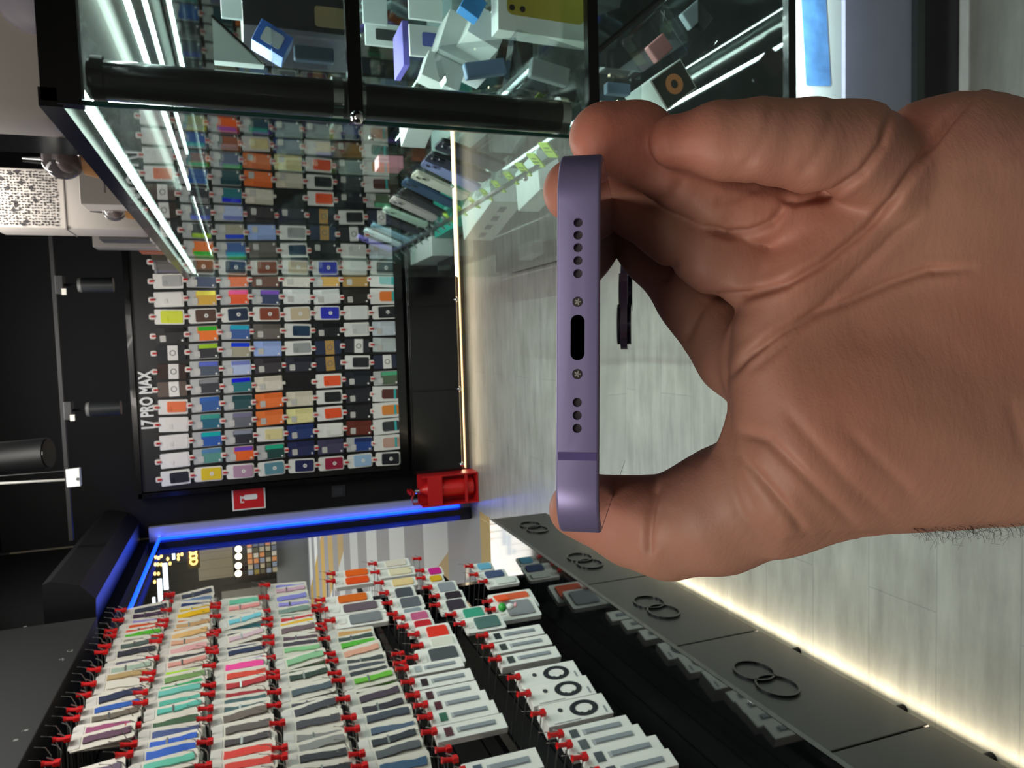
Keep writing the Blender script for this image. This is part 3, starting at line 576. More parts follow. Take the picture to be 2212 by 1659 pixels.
for i, (px, py) in enumerate(((966, 1618), (980, 1640), (866, 1412), (905, 1207), (870, 1432), (372, 1283), (578, 1264))):
    p = onX(px, py, -1.09)
    dup(HK, Matrix.Translation(p), 'empty wire hook with red clip, ' + ('near the bottom rack gap', 'just below the one in the rack gap', 'above the white slim boxes', 'raised over the magenta foil pack', 'beside the slim boxes', 'topmost in front of the mall glass', 'alone in front of the globe lamps')[i])
for k in [HK, HK0]+SP:
    for ch in list(k.children): bpy.data.objects.remove(ch)
    bpy.data.objects.remove(k)
for i, (z, y1) in enumerate(((1.03, 3.5), (0.83, 3.5), (0.62, 3.5))):
    r = MB().box((-1.20, 0.3, z-0.012), (-1.17, y1, z+0.012)).box((-1.40, 0.9, z-0.01), (-1.20, 0.93, z+0.01)).box((-1.40, y1-0.2, z-0.01), (-1.20, y1-0.17, z+0.01))
    tag(r.build('hook_rail', BLKG), f'black hook rail along the rack, {ORD[i]} from the top', 'rail', 'hook rails in the rack')
# green and white toy figure hanging among the packs
p = onX(1085, 1312, -1.06)
t = thing('toy_figure', 'small green and white toy hanging beside the boxed stack', 'toy', p)
MB().ball((0, 0, 0), 0.018, (1, 1, 0.9)).build('green_cap', mat('#2c9c3c', 0.4), t, True); MB().ball((0, -0.004, -0.03), 0.013, (1, 1, 1.4)).build('body', WPL, t, True); MB().ball((0.006, -0.01, -0.052), 0.008, (1.3, 1, 0.8)).build('foot', mat('#e0a8b0'), t, True)
p = onX(1080, 1292, -1.07)
tag(MB().box((-0.004, -0.03, -0.03), (0.004, 0.03, 0.02), Matrix.Translation(p), bev=0.002).build('price_flag', mat('#f0501c', 0.4)), 'bright orange tag above the green toy', 'tag')
# ------------------------------------------------------------------ glass showcase on the right
SX = 0.345; SY = 1.20; SE = 4.02; ST = 1.72
sc_ = thing('glass_showcase', 'tall black framed glass showcase on the right with LED tube', 'showcase', (SX, SY, 0))
def P(mb, name, m, sm=False):
    o = mb.build(name, m, sc_, sm); o.location = (-SX, -SY, 0); return o
FR = mat('#040405', 0.22, coat=0.1, noise_amt=0.05, name='frame_black')
P(MB().box((SX-0.006, SY-0.012, 1.69), (XR, SY+0.012, ST)).box((SX-0.008, SY, 1.715), (SX+0.018, SE, 1.745)), 'top_frame', FR)
P(MB().box((SX, SY, ST+0.002), (XR, SE, ST+0.022)), 'top_panel', FR)
for z, h in ((1.312, 0.011), (0.897, 0.010), (0.468, 0.009)):
    P(MB().box((SX-0.004, SY-0.008, z-h), (XR, SY+0.008, z+h)), 'crossbar', FR)
P(MB().box((SX+0.001, SY+0.009, 1.297), (XR-0.02, SY+0.42, 1.303)), 'shelf', GLASS)
P(MB().box((SX+0.008, SY+0.009, 0.886), (XR-0.02, SE-0.6, 0.892)), 'shelf', GLASS)
P(MB().box((SX+0.008, SY+0.009, 0.452), (XR-0.02, SE-0.02, 0.462)), 'deck', mat('#0d1011', 0.02, name='dark_deck'))
P(MB().box((SX-0.002, SY-0.004, 0.12), (SX+0.001, SE, ST-0.004)), 'side_glass', GLASS)
P(MB().box((SX+0.002, SY-0.004, 0.12), (XR, SY-0.001, ST-0.03)), 'front_glass', GLASS)
P(MB().box((XR-0.01, SY+0.01, 0.46), (XR, SE, ST)), 'mirror_back', mat('#97a09f', 0.03, 1.0, name='mirror'))
P(MB().box((SX, SE, 0.12), (XR, SE+0.02, ST)), 'end_panel', GLASS)
P(MB().box((SX+0.02, SY+0.015, 0.0), (XR, SE-0.02, 0.12)), 'plinth', mat('#15161b', 0.25))
P(MB().box((SX+0.02, SY+0.03, 0.12), (XR-0.02, SY+0.04, 0.30)), 'drawer_front', mat('#a19bb6', 0.5, noise_amt=0.08, nscale=20))
pipe = MB().tube([(0.392, SY+0.045, 0.93), (0.392, SY+0.045, 1.688)], 0.029, 32)
P(pipe, 'post', BLKG, True)
for z in (0.94, 1.30, 1.335, 1.675): P(MB().tube([(0.392, SY+0.045, z-0.008), (0.392, SY+0.045, z+0.008)], 0.034, 28), 'collar', CHROME if z < 1.6 else BLKG, True)
P(MB().ball((SX+0.004, SY-0.012, 1.312), 0.011), 'glass_stud', CHROME, True)
P(MB().ball((SX+0.004, SY+0.10, 1.27), 0.006).ball((SX+0.004, SY+0.35, 0.89), 0.006).ball((SX+0.004, SY+1.2, 0.89), 0.006), 'shelf_pin', CHROME, True)
P(MB().box((SX-0.003, SY-0.003, 0.5), (SX+0.003, SY+0.003, 1.70)), 'glass_edge', mat('#0e3a33', 0.15))
TUBE = mat('#eafff4', 0.4, emit=3.5)
P(MB().box((SX+0.012, SY+0.015, 1.690), (SX+0.022, SE-0.03, 1.702)), 'led_tube', TUBE)
P(MB().box((XR-0.10, SY+0.1, 1.690), (XR-0.088, SE-0.1, 1.702)), 'led_tube', TUBE)
strip_light('showcase_light', (SX+0.017, (SY+SE)/2, 1.689), 0.01, 2.7, (0, 1, 0), (0.15, 0, -1), 17, (0.88, 1.0, 0.97))
strip_light('showcase_light', (XR-0.094, (SY+SE)/2, 1.689), 0.01, 2.6, (0, 1, 0), (-0.2, 0, -1), 12, (0.88, 1.0, 0.97))
strip_light('shelf_light', (XR-0.06, SY+0.9, 0.884), 0.01, 1.7, (0, 1, 0), (-0.5, 0, -1), 4, (0.85, 1.0, 0.98))
P(MB().box((XR-0.064, SY+0.05, 0.8845), (XR-0.056, SY+1.75, 0.8855)), 'led_tube', TUBE)
strip_light('foot_light', (0.6, SY+0.02, 0.445), 0.01, 0.5, (1, 0, 0), (0, 0.6, -1), 1.0, (0.85, 0.97, 1.0))
# ---- phones leaning on the middle shelf with price flags
phs = (('#23262c', (959, 318), (1082, 366), 'near black phone, closest to the corner post'), ('#1d2028', (925, 340), (1052, 389), 'blue black phone, second from the corner post'),
 ('#8088b4', (899, 344), (1030, 411), 'lavender blue phone leaning'), ('#c9c6b6', (884, 374), (1004, 430), 'beige phone leaning between lavender and navy ones'), ('#24425e', (862, 389), (977, 445), 'navy blue phone leaning'),
 ('#1b1b1d', (854, 411), (959, 467), 'plain black phone after the navy one'), ('#b4a6a4', (862, 440), (940, 476), 'taupe pink phone leaning'), ('#a8beac', (820, 450), (921, 490), 'mint phone leaning'),
 ('#24242a', (802, 463), (903, 505), 'dark grey phone behind the mint one'), ('#7fa4b4', (790, 482), (882, 523), 'steel blue phone leaning'), ('#c4d2d6', (776, 494), (864, 532), 'pale silver phone leaning'), ('#7c6cc0', (753, 505), (845, 543), 'violet blue phone, last of the leaning row'))
for c, tp, bt, lb in phs:
    B = onX(*bt, 0.372); T = onY(*tp, B[1])
    u = Vector(T-B).normalized(); M = frame(B, (0, 1, 0), u)     # x=Y, y=up the phone, z outwards?
    if M.col[2][0] > 0: M = frame(B, (0, -1, 0), u)
    t = thing('display_phone', lb+' in the showcase', 'phone', M=M, group='phones leaning in the showcase')
    MB().rrect(0.07, 0.15, 0.01, -0.008, 0.0, None, 0, 0.075).build('body', mat(c, 0.35), t)
    MB().rrect(0.03, 0.032, 0.007, 0.0002, 0.003, None, 0.015, 0.128).build('camera_plate', mat(c, 0.15), t)
    MB().tube([(0.008, 0.136, .003), (0.008, 0.136, .005)], 0.006).tube([(0.022, 0.122, .003), (0.022, 0.122, .005)], 0.006).build('lens', BLKG, t)
    MB().box((-0.012, 0.0, -0.012), (0.012, 0.09, -0.0085)).box((-0.02, -0.012, -0.03), (0.02, -0.004, 0.012)).build('stand', CLEAR, t)
for i in range(20):
    gx = 1183-(1183-968)*i/8.0 if i < 9 else 962-(962-845)*(i-9)/10.0
    gy = 325+(472-325)*(i/8.0)**0.9 if i < 9 else 478+(562-478)*(i-9)/10.0
    p = onX(gx, gy, 0.36)
    t = thing('price_flag', f'{"lime green" if i < 9 else "grey"} price flag on the showcase rail, {ORD[i if i < 9 else i-9]} {"from the corner post" if i < 9 else "after the green ones"}', 'price tag', M=frame(p, (0.25, 1, 0), (1.0, 0, 1)), group='price flags on the showcase rail')
    MB().rrect(0.05 if i < 9 else 0.042, 0.036, 0.004, 0, 0.003).build('card', mat('#b4d64a' if i < 9 else '#8d9697', 0.4), t)
    MB().box((-0.018, -0.004, -0.0012), (0.018, -0.001, -0.0002)).box((-0.018, 0.005, -0.0012), (0.01, 0.008, -0.0002)).build('print', mat('#5d6f2a' if i < 9 else '#60686a'), t)
tag(MB().box((0.350, 1.30, 0.893), (0.356, 3.35, 0.905)).build('shelf_rail', mat('#2e3434', 0.2)), 'dark rail along the showcase shelf holding price flags', 'rail')
# ---- boxes built from a pixel rectangle on a plane Y (what stands in the near bays)
def ybox(name, lab, cat, x0, y0, x1, y1, Y, dy, m, rot=0, extra=None, bev=0.001, group=None):
    a = onY(x0, y1, Y); b = onY(x1, y0, Y); w = abs(b[0]-a[0]); h = abs(a[2]-b[2]); c = (a+b)/2
    M = Matrix.Translation(Vector(c)) @ Matrix.Rotation(math.radians(rot), 4, 'Y')
    t = thing(name, lab, cat, M=M, group=group)
    MB().box((-w/2, 0, -h/2), (w/2, dy, h/2), bev=bev).build('body', m, t)
    if extra: extra(t, w, h)
    return t
def picture(col, sx=0.6, sz=0.6, ox=0, oz=0):
    def f(t, w, h):
        q = MB().rrect(w*sx, h*sz, min(w*sx, h*sz)*0.15, 0.0003, 0.0014, Matrix.Translation((ox*w, 0, oz*h)) @ Matrix.Rotation(math.radians(90), 4, 'X')); q.build('picture', mat(col, 0.3), t)
    return f
def yellow(t, w, h):
    MB().rrect(w*0.76, h*0.82, 0.012, 0.0003, 0.0015, Matrix.Translation((0.11*w, 0, 0)) @ Matrix.Rotation(math.radians(90), 4, 'X')).build('picture', mat('#a89a3a', 0.35), t)
    for q in (0, 1): MB().tube([(-0.18*w, -0.0016, h*(0.36-0.11*q)), (-0.18*w, -0.003, h*(0.36-0.11*q))], 0.0055, 16).build('printed_lens', mat('#2a1c1c'), t)
WB = mat('#dfe4e2', 0.4, name='box_white')
def dface(px):
    pass
ybox('phone_box', 'white phone box printed with a yellow phone, on the middle showcase shelf', 'box', 1078, -60, 1276, 66, 1.34, 0.04, WB, 1.5, yellow)
ybox('phone_box', 'blank white box leaning left of the yellow phone box', 'box', 1020, 30, 1090, 88, 1.42, 0.12, WB, 25)
ybox('phone_box', 'white box with grey mark tilted beside the blister packs', 'box', 958, 50, 1075, 130, 1.50, 0.10, WB, 20, picture('#707c94', 0.2, 0.4, 0, -0.2))
ybox('phone_box', 'small white box lowest of the tilted ones', 'box', 918, 128, 1000, 178, 1.52, 0.05, WB, 20)
ybox('hanging_card', 'white hanging card with a blue phone case picture', 'accessory card', 886, 60, 962, 118, 1.75, 0.01, WB, 0, picture('#5a66b0', 0.45, 0.5, 0.05, -0.1))
ybox('hanging_card', 'white hanging card at the top edge of the second bay', 'accessory card', 884, -20, 955, 38, 1.8, 0.01, mat('#c4ccca', 0.4), 0)
ybox('hanging_card', 'pale card with dark corner at the left of the second bay', 'accessory card', 790, 55, 862, 95, 1.9, 0.01, mat('#b4bcba', 0.4), 0, picture('#2a3030', 0.5, 0.8, 0, -0.2))
ybox('hanging_card', 'light grey card hanging near the second bay frame', 'accessory card', 785, -10, 835, 48, 1.85, 0.01, mat('#a5b0ae', 0.4), 0)
ybox('carton', 'thin violet and blue carton standing on edge in the second bay', 'box', 872, 45, 882, 140, 1.6, 0.1, mat('#7c70d8', 0.4))
ybox('blue_packet', 'bright blue folded packet at the top edge', 'packet', 1002, -10, 1045, 28, 1.36, 0.03, mat('#3c8ad0', 0.4), 30)
def blister(lab, x0, y0, x1, y1, Y, rot, col):
    def f(t, w, h):
        MB().box((-w*.22, 0.012, -h*.3), (w*.12, 0.03, h*.22), bev=.003).build('content', mat(col, 0.4), t)
    return ybox('blister_pack', lab, 'blister pack', x0, y0, x1, y1, Y, 0.05, CLEAR, rot, f, 0.008)
blister('clear plastic pack with blue inside, below the yellow phone box', 960, 95, 1130, 180, 1.30, -12, '#6f8cb0')
blister('clear plastic pack with grey inside by the corner stud', 1110, 90, 1268, 195, 1.27, 10, '#9aa4a4')
blister('clear domed pack lying against the first crossbar', 590, 66, 755, 142, 1.28, 0, '#2c3e4c')
# triangular display wedge
A = [onY(458, 35, 1.30), onY(462, 130, 1.24), onY(572, 140, 1.24)]
t = thing('display_wedge', 'pale grey triangular display wedge with black edge in the upper bay', 'display stand', A[0])
b = MB(); vs = [b.bm.verts.new(Vector(p-A[0])) for p in A]+[b.bm.verts.new(Vector(p-A[0])+Vector((0.01, 0.05, 0))) for p in A]
for f in ((0, 1, 2), (5, 4, 3), (0, 3, 4, 1), (1, 4, 5, 2), (2, 5, 3, 0)): b.bm.faces.new([vs[i] for i in f])
b.build('panel', mat('#a9b5b2', 0.5), t)
d = Vector(A[2]-A[0]); MB().tube([(0, -0.002, 0), tuple(d+Vector((0, -0.002, 0)))], 0.002, 6).build('edge', BLKG, t)
ybox('tablet_stand', 'blue framed gadget carton leaning in the upper bay', 'box', 552, 60, 625, 105, 1.36, 0.05, mat('#2f62b8', 0.35), 28, picture('#b4bcbc', 0.62, 0.6))
ybox('carton', 'big black carton with beige label filling the top of the upper bay', 'box', 525, -120, 770, 52, 1.45, 0.2, mat('#0d0d0f', 0.4), 0, picture('#6b5d43', 0.22, 0.35, -0.33, -0.28))
ybox('clear_case', 'clear phone case standing left of the black carton', 'phone case', 478, -40, 524, 36, 1.55, 0.01, mat('#8c9796', 0.3), 0)
# lower bay
blister('clear shoe shaped blister with pink base in the third bay', 1385, 40, 1470, 150, 1.42, -40, '#c08080')
blister('clear blister behind the shoe shaped one in the third bay', 1450, -30, 1560, 70, 1.5, -40, '#9aa6aa')
blister('clear blister with blue print low in the third bay', 1292, 150, 1388, 214, 1.26, 0, '#88a8cc')
def orange(t, w, h):
    MB().box((-w*.46, -0.0012, -h*.46), (w*.46, -0.0002, h*.46)).build('dark_face', mat('#2f3434', 0.3), t)
    MB().ring(min(w, h)*.30, min(w, h)*.13, 0.0013, 0.003, Matrix.Rotation(math.radians(90), 4, 'X'), 28).build('orange_ring', mat('#d8905c', 0.4), t)
ybox('speaker_box', 'white boxed gadget with orange ring on dark face, third bay', 'box', 1415, 150, 1495, 215, 1.27, 0.10, WB, -35, orange)
rods = ((1530, 72, 1600, 20), (1545, 92, 1640, 42), (1560, 35, 1610, 42))
a0 = onY(1712, 215, 1.27); a1 = onY(1830, -30, 1.27)
def bluepic(t, w, h):
    MB().rrect(w*0.8, h*0.42, 0.004, 0.0003, 0.0015, Matrix.Translation((0.06*w, 0, h*0.10)) @ Matrix.Rotation(math.radians(90), 4, 'X')).build('picture', mat('#5f92d8', 0.3, noise_amt=0.6, nscale=30), t)
ybox('tablet_box', 'large white box with a blue screen picture at the showcase foot', 'box', 1712, -30, 1836, 222, 1.26, 0.06, WB, -4, bluepic)
# goods on the lower deck seen through the side glass
def xbox(name, lab, cat, tp, bt, X, wy, dx, m, rz=0, extra=None):
    a = onX(*tp, X); b = onX(*bt, X); h = a[2]-b[2]; c = (a+b)/2
    M = Matrix.Translation(Vector(c)) @ Matrix.Rotation(math.radians(rz), 4, 'Z'); t = thing(name, lab, cat, M=M)
    MB().box((0, -wy/2, -h/2), (dx, wy/2, h/2), bev=0.002).build('body', m, t)
    if extra: extra(t, wy, h)
    return t
def icons(t, w, h):
    for i in range(4): MB().box((-0.0012, -w*.38+i*w*.22, -0.012), (-0.0002, -w*.26+i*w*.22, 0.012)).build('printed_phone', mat('#48506a'), t)
xbox('flat_box', 'flat white box with four small phone pictures on the deck', 'box', (1010, 490), (1120, 470), 0.40, 0.34, 0.12, WB, 14, icons)
xbox('flat_box', 'white box with orange corner next to the held phone', 'box', (1130, 440), (1200, 430), 0.40, 0.18, 0.12, WB, 10)
xbox('carton', 'teal carton lying behind the white boxes on the deck', 'box', (955, 506), (1010, 500), 0.50, 0.40, 0.2, mat('#2aa593', 0.4), 0)
xbox('carton', 'white carton with grey corner print at the far end of the deck', 'box', (900, 568), (990, 560), 0.42, 0.5, 0.1, WB, 0)
xbox('carton', 'small white carton standing just above the bright floor edge', 'box', (1124, 558), (1200, 552), 0.385, 0.16, 0.06, WB, 6)
xbox('carton', 'grey white carton under the phone row, middle of the shelf', 'box', (945, 320), (1040, 300), 0.62, 0.3, 0.1, mat('#9ea8aa', 0.4), 0)
xbox('carton', 'pale carton beside the pink and teal one', 'box', (870, 300), (935, 290), 0.55, 0.12, 0.08, WB, 15)
xbox('carton', 'slim pink and teal striped carton leaning inside the showcase', 'box', (800, 385), (885, 350), 0.42, 0.06, 0.03, mat('#cf8e98', 0.4), 0)
# ---- goods on top of the showcase
ZT = ST+0.026
def top(name, lab, cat, x, y): return thing(name, lab, cat, (x, y, ZT))
DW = mat('#b7b0a9', 0.5, name='greyish_white')  # one even, warm greyish white for the goods on top
pa, pb = onY(0, 505, 2.55), onY(150, 362, 2.55)
t = top('perforated_speaker', 'tall white gadget with perforated round hole grille on top of the showcase', 'speaker', 0.43, 2.50)
MB().box((-0.085, -0.05, 0.0), (0.085, 0.10, 0.40), bev=0.012).build('body', DW, t, True)
gr = MB(); rr = random.Random(3)
for i in range(20):
    for j in range(22):
        r = rr.choice((0.0018, 0.0022, 0.0026, 0.003, 0.0022, 0.0055 if rr.random() < 0.3 else 0.002))
        cx = -0.073+i*0.0077+rr.uniform(-.0016, .0016); cz = 0.225+j*0.0078+rr.uniform(-.0016, .0016)
        gr.tube([(cx, -0.0502, cz), (cx, -0.0514, cz)], r, 8)
gr.build('grille_holes', mat('#2d2a2c', 0.6), t)['kind'] = 'stuff'
MB().box((-0.086, -0.052, 0.205), (0.086, 0.10, 0.208)).build('seam', mat('#8c8682', 0.5), t)
t = top('carton', 'white carton at the foot of the perforated gadget', 'box', 0.42, 2.2)
MB().box((-0.05, -0.03, 0), (0.06, 0.08, 0.12), bev=0.002).build('body', DW, t); MB().box((-0.02, -0.0305, 0.06), (0.02, -0.0302, 0.064)).build('print', mat('#77706c'), t)
def globe(x, y, r, lb):
    t = top('glass_globe', lb, 'ornament', x, y)
    MB().tube([(0, 0, 0), (0, 0, 0.03)], [r*0.9, r*0.7], 24).build('wooden_base', mat('#9a6a38', 0.5, noise_amt=0.2), t, True)
    MB().ball((0, 0, 0.03+r*0.95), r, (1, 1, 1), 28).build('globe', mat('#c9c2c6', 0.05, 0.0, trans=0.85, name='globe_glass'), t, True)
    MB().tube([(0, 0, 0.03+r*1.9), (0, 0, 0.05+r*2.2)], [r*.3, r*.22], 16).build('neck', CHROME, t, True)
    MB().ball((0, 0, 0.03+r*.8), r*.45, (1, 1, .8)).build('filling', mat('#5a4238', 0.6, noise_amt=.3), t, True)
globe(0.375, 1.70, 0.038, 'large clear glass globe on wooden base at the showcase edge')
globe(0.375, 2.28, 0.030, 'smaller clear glass globe on wooden base beside the white cartons')
t = top('appliance', 'white rounded appliance with grey belly nearest on the showcase top', 'appliance', 0.52, 1.32)
MB().box((-0.17, 0.0, 0), (0.2, 0.12, 0.22), bev=0.02).build('body', DW, t, True)
MB().ball((0.02, 0.0, 0.02), 0.05, (1.3, 0.5, 1.1)).build('belly', mat('#a39ea8', 0.5), t, True); MB().ball((0.035, -0.022, 0.072), 0.007).build('button', mat('#2a1c20'), t)
t = top('device', 'dark glossy device with silver edge on the showcase top', 'device', 0.42, 1.44)
MB().box((-0.06, 0, 0), (0.06, 0.12, 0.20), bev=0.012).build('body', mat('#2e2c2c', 0.25), t, True); MB().box((-0.066, -0.004, 0.0), (-0.061, 0.12, 0.20)).build('silver_edge', CHROME, t)
for i, (x, y, h, c, lb) in enumerate(((0.40, 2.78, 0.17, '#4a4846', 'dark grey carton behind the perforated gadget'), (0.40, 2.98, 0.22, '#8b8682', 'grey carton with white base further along the top'), (0.41, 3.2, 0.10, '#a5562a', 'orange brown trinket box near the far end of the top'), (0.40, 3.42, 0.08, '#4c4a40', 'olive trinket box at the far end of the top'))):
    t = top('carton', lb, 'box', x, y); MB().box((-0.045, -0.04, 0), (0.05, 0.05, h), bev=0.003).build('body', mat(c, 0.4), t); MB().box((-0.046, -0.041, 0), (0.051, 0.051, 0.02), bev=0.002).build('base', DW, t)
for i, x in enumerate((0.37, 0.42)):
    t = top('round_tin', ('left', 'right')[i]+' of two grey round tins at the far end of the top', 'tin', x, 3.7); MB().tube([(0, 0, 0), (0, 0, 0.09)], 0.035, 24).build('body', mat('#7c7a78', 0.4), t, True); MB().tube([(0, 0, 0.0902), (0, 0, 0.10)], 0.037, 24).build('lid', mat('#9a9896', 0.4), t, True)
# ------------------------------------------------------------------ the phone held in the hand
LAV = mat('#857da4', 0.42, 0.45, noise_amt=0.03, nscale=900, name='lavender_metal')
pn = Vector(cam3(1247.5, 737, 0.1315)); pf = Vector(cam3(1331, 796, 0.277))
ex = (Vector(RW @ np.array([-(1243.5-1243.0), -1, 0])))     # width axis: down the picture
ex = Vector(cam3(1245.5, 1143, 0.1405)) - Vector(cam3(1249.5, 331, 0.1405))
PM = frame(pn, ex, pf-pn)                 # x = width (towards thumb), y = length away, z = thickness
if (PM.to_3x3() @ Vector((0, 0, 1))).dot(Vector(RW @ np.array([1, 0, 0]))) < 0: pass
zc = (PM.to_3x3() @ Vector((0, 0, 1))); BACK = 1 if zc.dot(Vector(RW @ np.array([1.0, 0, 0]))) > 0 else -1
ph = thing('held_phone', 'lavender phone held edge-on in the hand, charging port towards us', 'phone', M=PM)
WW, LL, TT, RR = 0.0715, 0.1467, 0.0076, 0.0105
b = MB(); b.rrect(WW, LL, RR, -TT/2, TT/2, None, 0, LL/2, 14)
body = b.build('frame', LAV, ph)
bv = body.modifiers.new('bevel', 'BEVEL'); bv.width = 0.0005; bv.segments = 3; bv.limit_method = 'ANGLE'; bv.angle_limit = math.radians(50)
def pxw(y): return (y-737)/813.0*WW*(1.0+0.0)*(0.1315/0.1405)
cut = MB()
Ry = Matrix.Rotation(math.radians(90), 4, 'X')
holes = [481, 508, 535, 563, 591, 869, 897, 925]
for y in holes: cut.tube([(pxw(y), -0.002, 0), (pxw(y), 0.0016, 0)], 0.00082, 20)
for y in (652, 808): cut.tube([(pxw(y), -0.002, 0), (pxw(y), 0.0006, 0)], 0.00092, 20)
cut.rrect(0.0081, 0.0025, 0.00124, -0.006, 0.002, Ry, pxw(729), 0, 8)
cutter = cut.build('port_cutter', BLK, ph)
bo = body.modifiers.new('ports', 'BOOLEAN'); bo.object = cutter; bo.solver = 'EXACT'
bpy.context.view_layer.update()
dg = bpy.context.evaluated_depsgraph_get()
nm = bpy.data.meshes.new_from_object(body.evaluated_get(dg)); body.modifiers.clear(); body.data = nm
bpy.data.objects.remove(cutter)
for p in nm.polygons: p.use_smooth = True
try: nm.set_sharp_from_angle(angle=math.radians(30))
except Exception: pass
DK = mat('#000000', 0.9, spec=0.0)
hd = MB()
for y in holes: hd.tube([(pxw(y), 0.0011, 0), (pxw(y), 0.00155, 0)], 0.0008, 16)
hd.build('speaker_holes', mat('#4a4448', 0.35, 0.6), ph)['kind'] = 'stuff'
MB().rrect(0.0079, 0.00238, 0.00116, -0.0009, -0.0004, Ry, pxw(729), 0, 8).build('charging_port', DK, ph)
for y in (652, 808):
    s_ = MB().tube([(pxw(y), 0.0002, 0), (pxw(y), 0.00055, 0)], 0.00085, 20).build('screw', mat('#4c4a48', 0.25, 1.0), ph)
    st = MB()
    for k in range(5):
        a = math.radians(72*k); st.box((pxw(y)-0.00012, 0.00012, 0), (pxw(y)+0.00012, 0.00019, 0.0006), Matrix.Translation((pxw(y), 0, 0)) @ Matrix.Rotation(a, 4, 'Y') @ Matrix.Translation((-pxw(y), 0, 0)))
    st.build('screw_star', mat('#c8c4bc', 0.2, 1.0), s_)
a0, a1 = pxw(977), pxw(994)
band = MB()
band.box((a0, -0.00008, -TT/2+0.0004), (a1, 0.0004, TT/2-0.0004))
band.build('antenna_band', mat('#4d3c78', 0.5), ph)
sgl = MB().rrect(WW-0.003, LL-0.003, RR-0.0015, 0.0, 0.0006, Matrix.Translation((0, 0, -BACK*(TT/2-0.00026)-0.0003)), 0, LL/2, 12); sgl.build('screen_glass', mat('#050507', 0.05, coat=1.0), ph)
bgl = MB().rrect(WW-0.0024, LL-0.0024, RR-0.0012, 0.0, 0.0006, Matrix.Translation((0, 0, BACK*(TT/2-0.00022)-0.0003)), 0, LL/2, 12); bgl.build('back_glass', mat('#a79fc4', 0.03, 0.0, coat=1.0, name='back_glass'), ph)
zb = BACK*(TT/2)
bx = pxw(0)*0; cxp = -WW/2+0.0165
b = MB().rrect(0.030, 0.030, 0.008, min(zb, zb+BACK*0.0012), max(zb, zb+BACK*0.0012), None, cxp, LL-0.0175); bp = b.build('camera_plate', mat('#8a80ac', 0.15, coat=0.6), ph)
for dx, dy in ((-0.006, 0.006), (0.0065, -0.0065)):
    z1 = zb+BACK*0.0012; z2 = z1+BACK*0.0012
    MB().tube([(cxp+dx, LL-0.0175+dy, z1), (cxp+dx, LL-0.0175+dy, z2)], 0.0068, 28).build('lens', mat('#3a3450', 0.15, 0.5), bp, True)
# ------------------------------------------------------------------ the hand: one implicit surface, grown from bone chains and a palm body
# working space: (u, v, q) in tenths of a millimetre around a distance of 160 mm from the lens
HS = 6.0
U0, U1, V0, V1, Q0, Q1 = 1140, 3060, 150, 1300, -230, 540
gu = np.arange(U0, U1, HS, dtype=np.float32); gv = np.arange(V0, V1, HS, dtype=np.float32); gq = np.arange(Q0, Q1, HS, dtype=np.float32)
GU, GV, GQ = np.meshgrid(gu, gv, gq, indexing='ij')
def chain(pts, k=10):
    f = None
    for a, b in zip(pts, pts[1:]):
        a3 = np.array(a[:3], np.float32); ab = np.array(b[:3], np.float32)-a3; L2 = float(ab.dot(ab))
        t = ((GU-a3[0])*ab[0]+(GV-a3[1])*ab[1]+(GQ-a3[2])*ab[2])/L2; np.clip(t, 0, 1, out=t)
        d = np.sqrt((GU-a3[0]-t*ab[0])**2+(GV-a3[1]-t*ab[1])**2+(GQ-a3[2]-t*ab[2])**2)-(a[3]+t*(b[3]-a[3]))
        f = d if f is None else smin(f, d, k)
    return f
def smin(a, b, k):
    h = np.maximum(k-np.abs(a-b), 0)/k
    return np.minimum(a, b)-h*h*k*0.25
poly = [(1935, 246), (1960, 226), (2000, 214), (2060, 202), (2120, 194), (2180, 203), (2240, 220), (2340, 232), (3400, 260), (3400, 1090), (2400, 1122), (2212, 1134), (2080, 1143),
        (1950, 1150), (1860, 1152), (1790, 1153), (1735, 1160), (1690, 1172), (1640, 1120), (1590, 1010), (1578, 905), (1572, 800), (1580, 700), (1640, 560), (1730, 430), (1860, 330)]
P2 = np.array(poly, np.float32); G2u, G2v = np.meshgrid(gu, gv, indexing='ij')
dmin = np.full(G2u.shape, 1e9, np.float32); inside = np.zeros(G2u.shape, bool)
for i in range(len(P2)):
    a, b = P2[i], P2[(i+1) % len(P2)]; ab = b-a
    t = np.clip(((G2u-a[0])*ab[0]+(G2v-a[1])*ab[1])/(ab.dot(ab)), 0, 1)
    dmin = np.minimum(dmin, np.hypot(G2u-a[0]-t*ab[0], G2v-a[1]-t*ab[1]))
    c = ((a[1] > G2v) != (b[1] > G2v)) & (G2u < (b[0]-a[0])*(G2v-a[1])/(b[1]-a[1]+1e-9)+a[0]); inside ^= c
sd = np.where(inside, dmin, -dmin)
def ga(cu, cv, su, sv, rot=0):
    c, s = math.cos(rot), math.sin(rot); x = (G2u-cu)*c+(G2v-cv)*s; y = -(G2u-cu)*s+(G2v-cv)*c
    return np.exp(-(x/su)**2-(y/sv)**2)
Rr = 150.0; e = np.clip(sd/Rr, 0, 1); prof = np.sqrt(np.maximum(1-(1-e)**2, 0))
tf = prof*(118+62*ga(1900, 900, 300, 170, 0.15)+40*ga(2080, 400, 260, 150, -0.5)+26*ga(1690, 560, 130, 110)-30*ga(1880, 640, 240, 90, -0.65)-18*ga(2330, 700, 180, 300)+20*ga(1760, 1010, 150, 90))
tb = prof*150
QC = 95+0.03*(G2u-1900)
ctr = QC+(tb-tf)/2; half = (tb+tf)/2
palm = np.abs(GQ-ctr[..., None])-half[..., None]
palm = np.where(inside[..., None], palm*0.8, np.maximum(palm, 0)*0.7+(-sd[..., None]))
palm = palm.astype(np.float32)
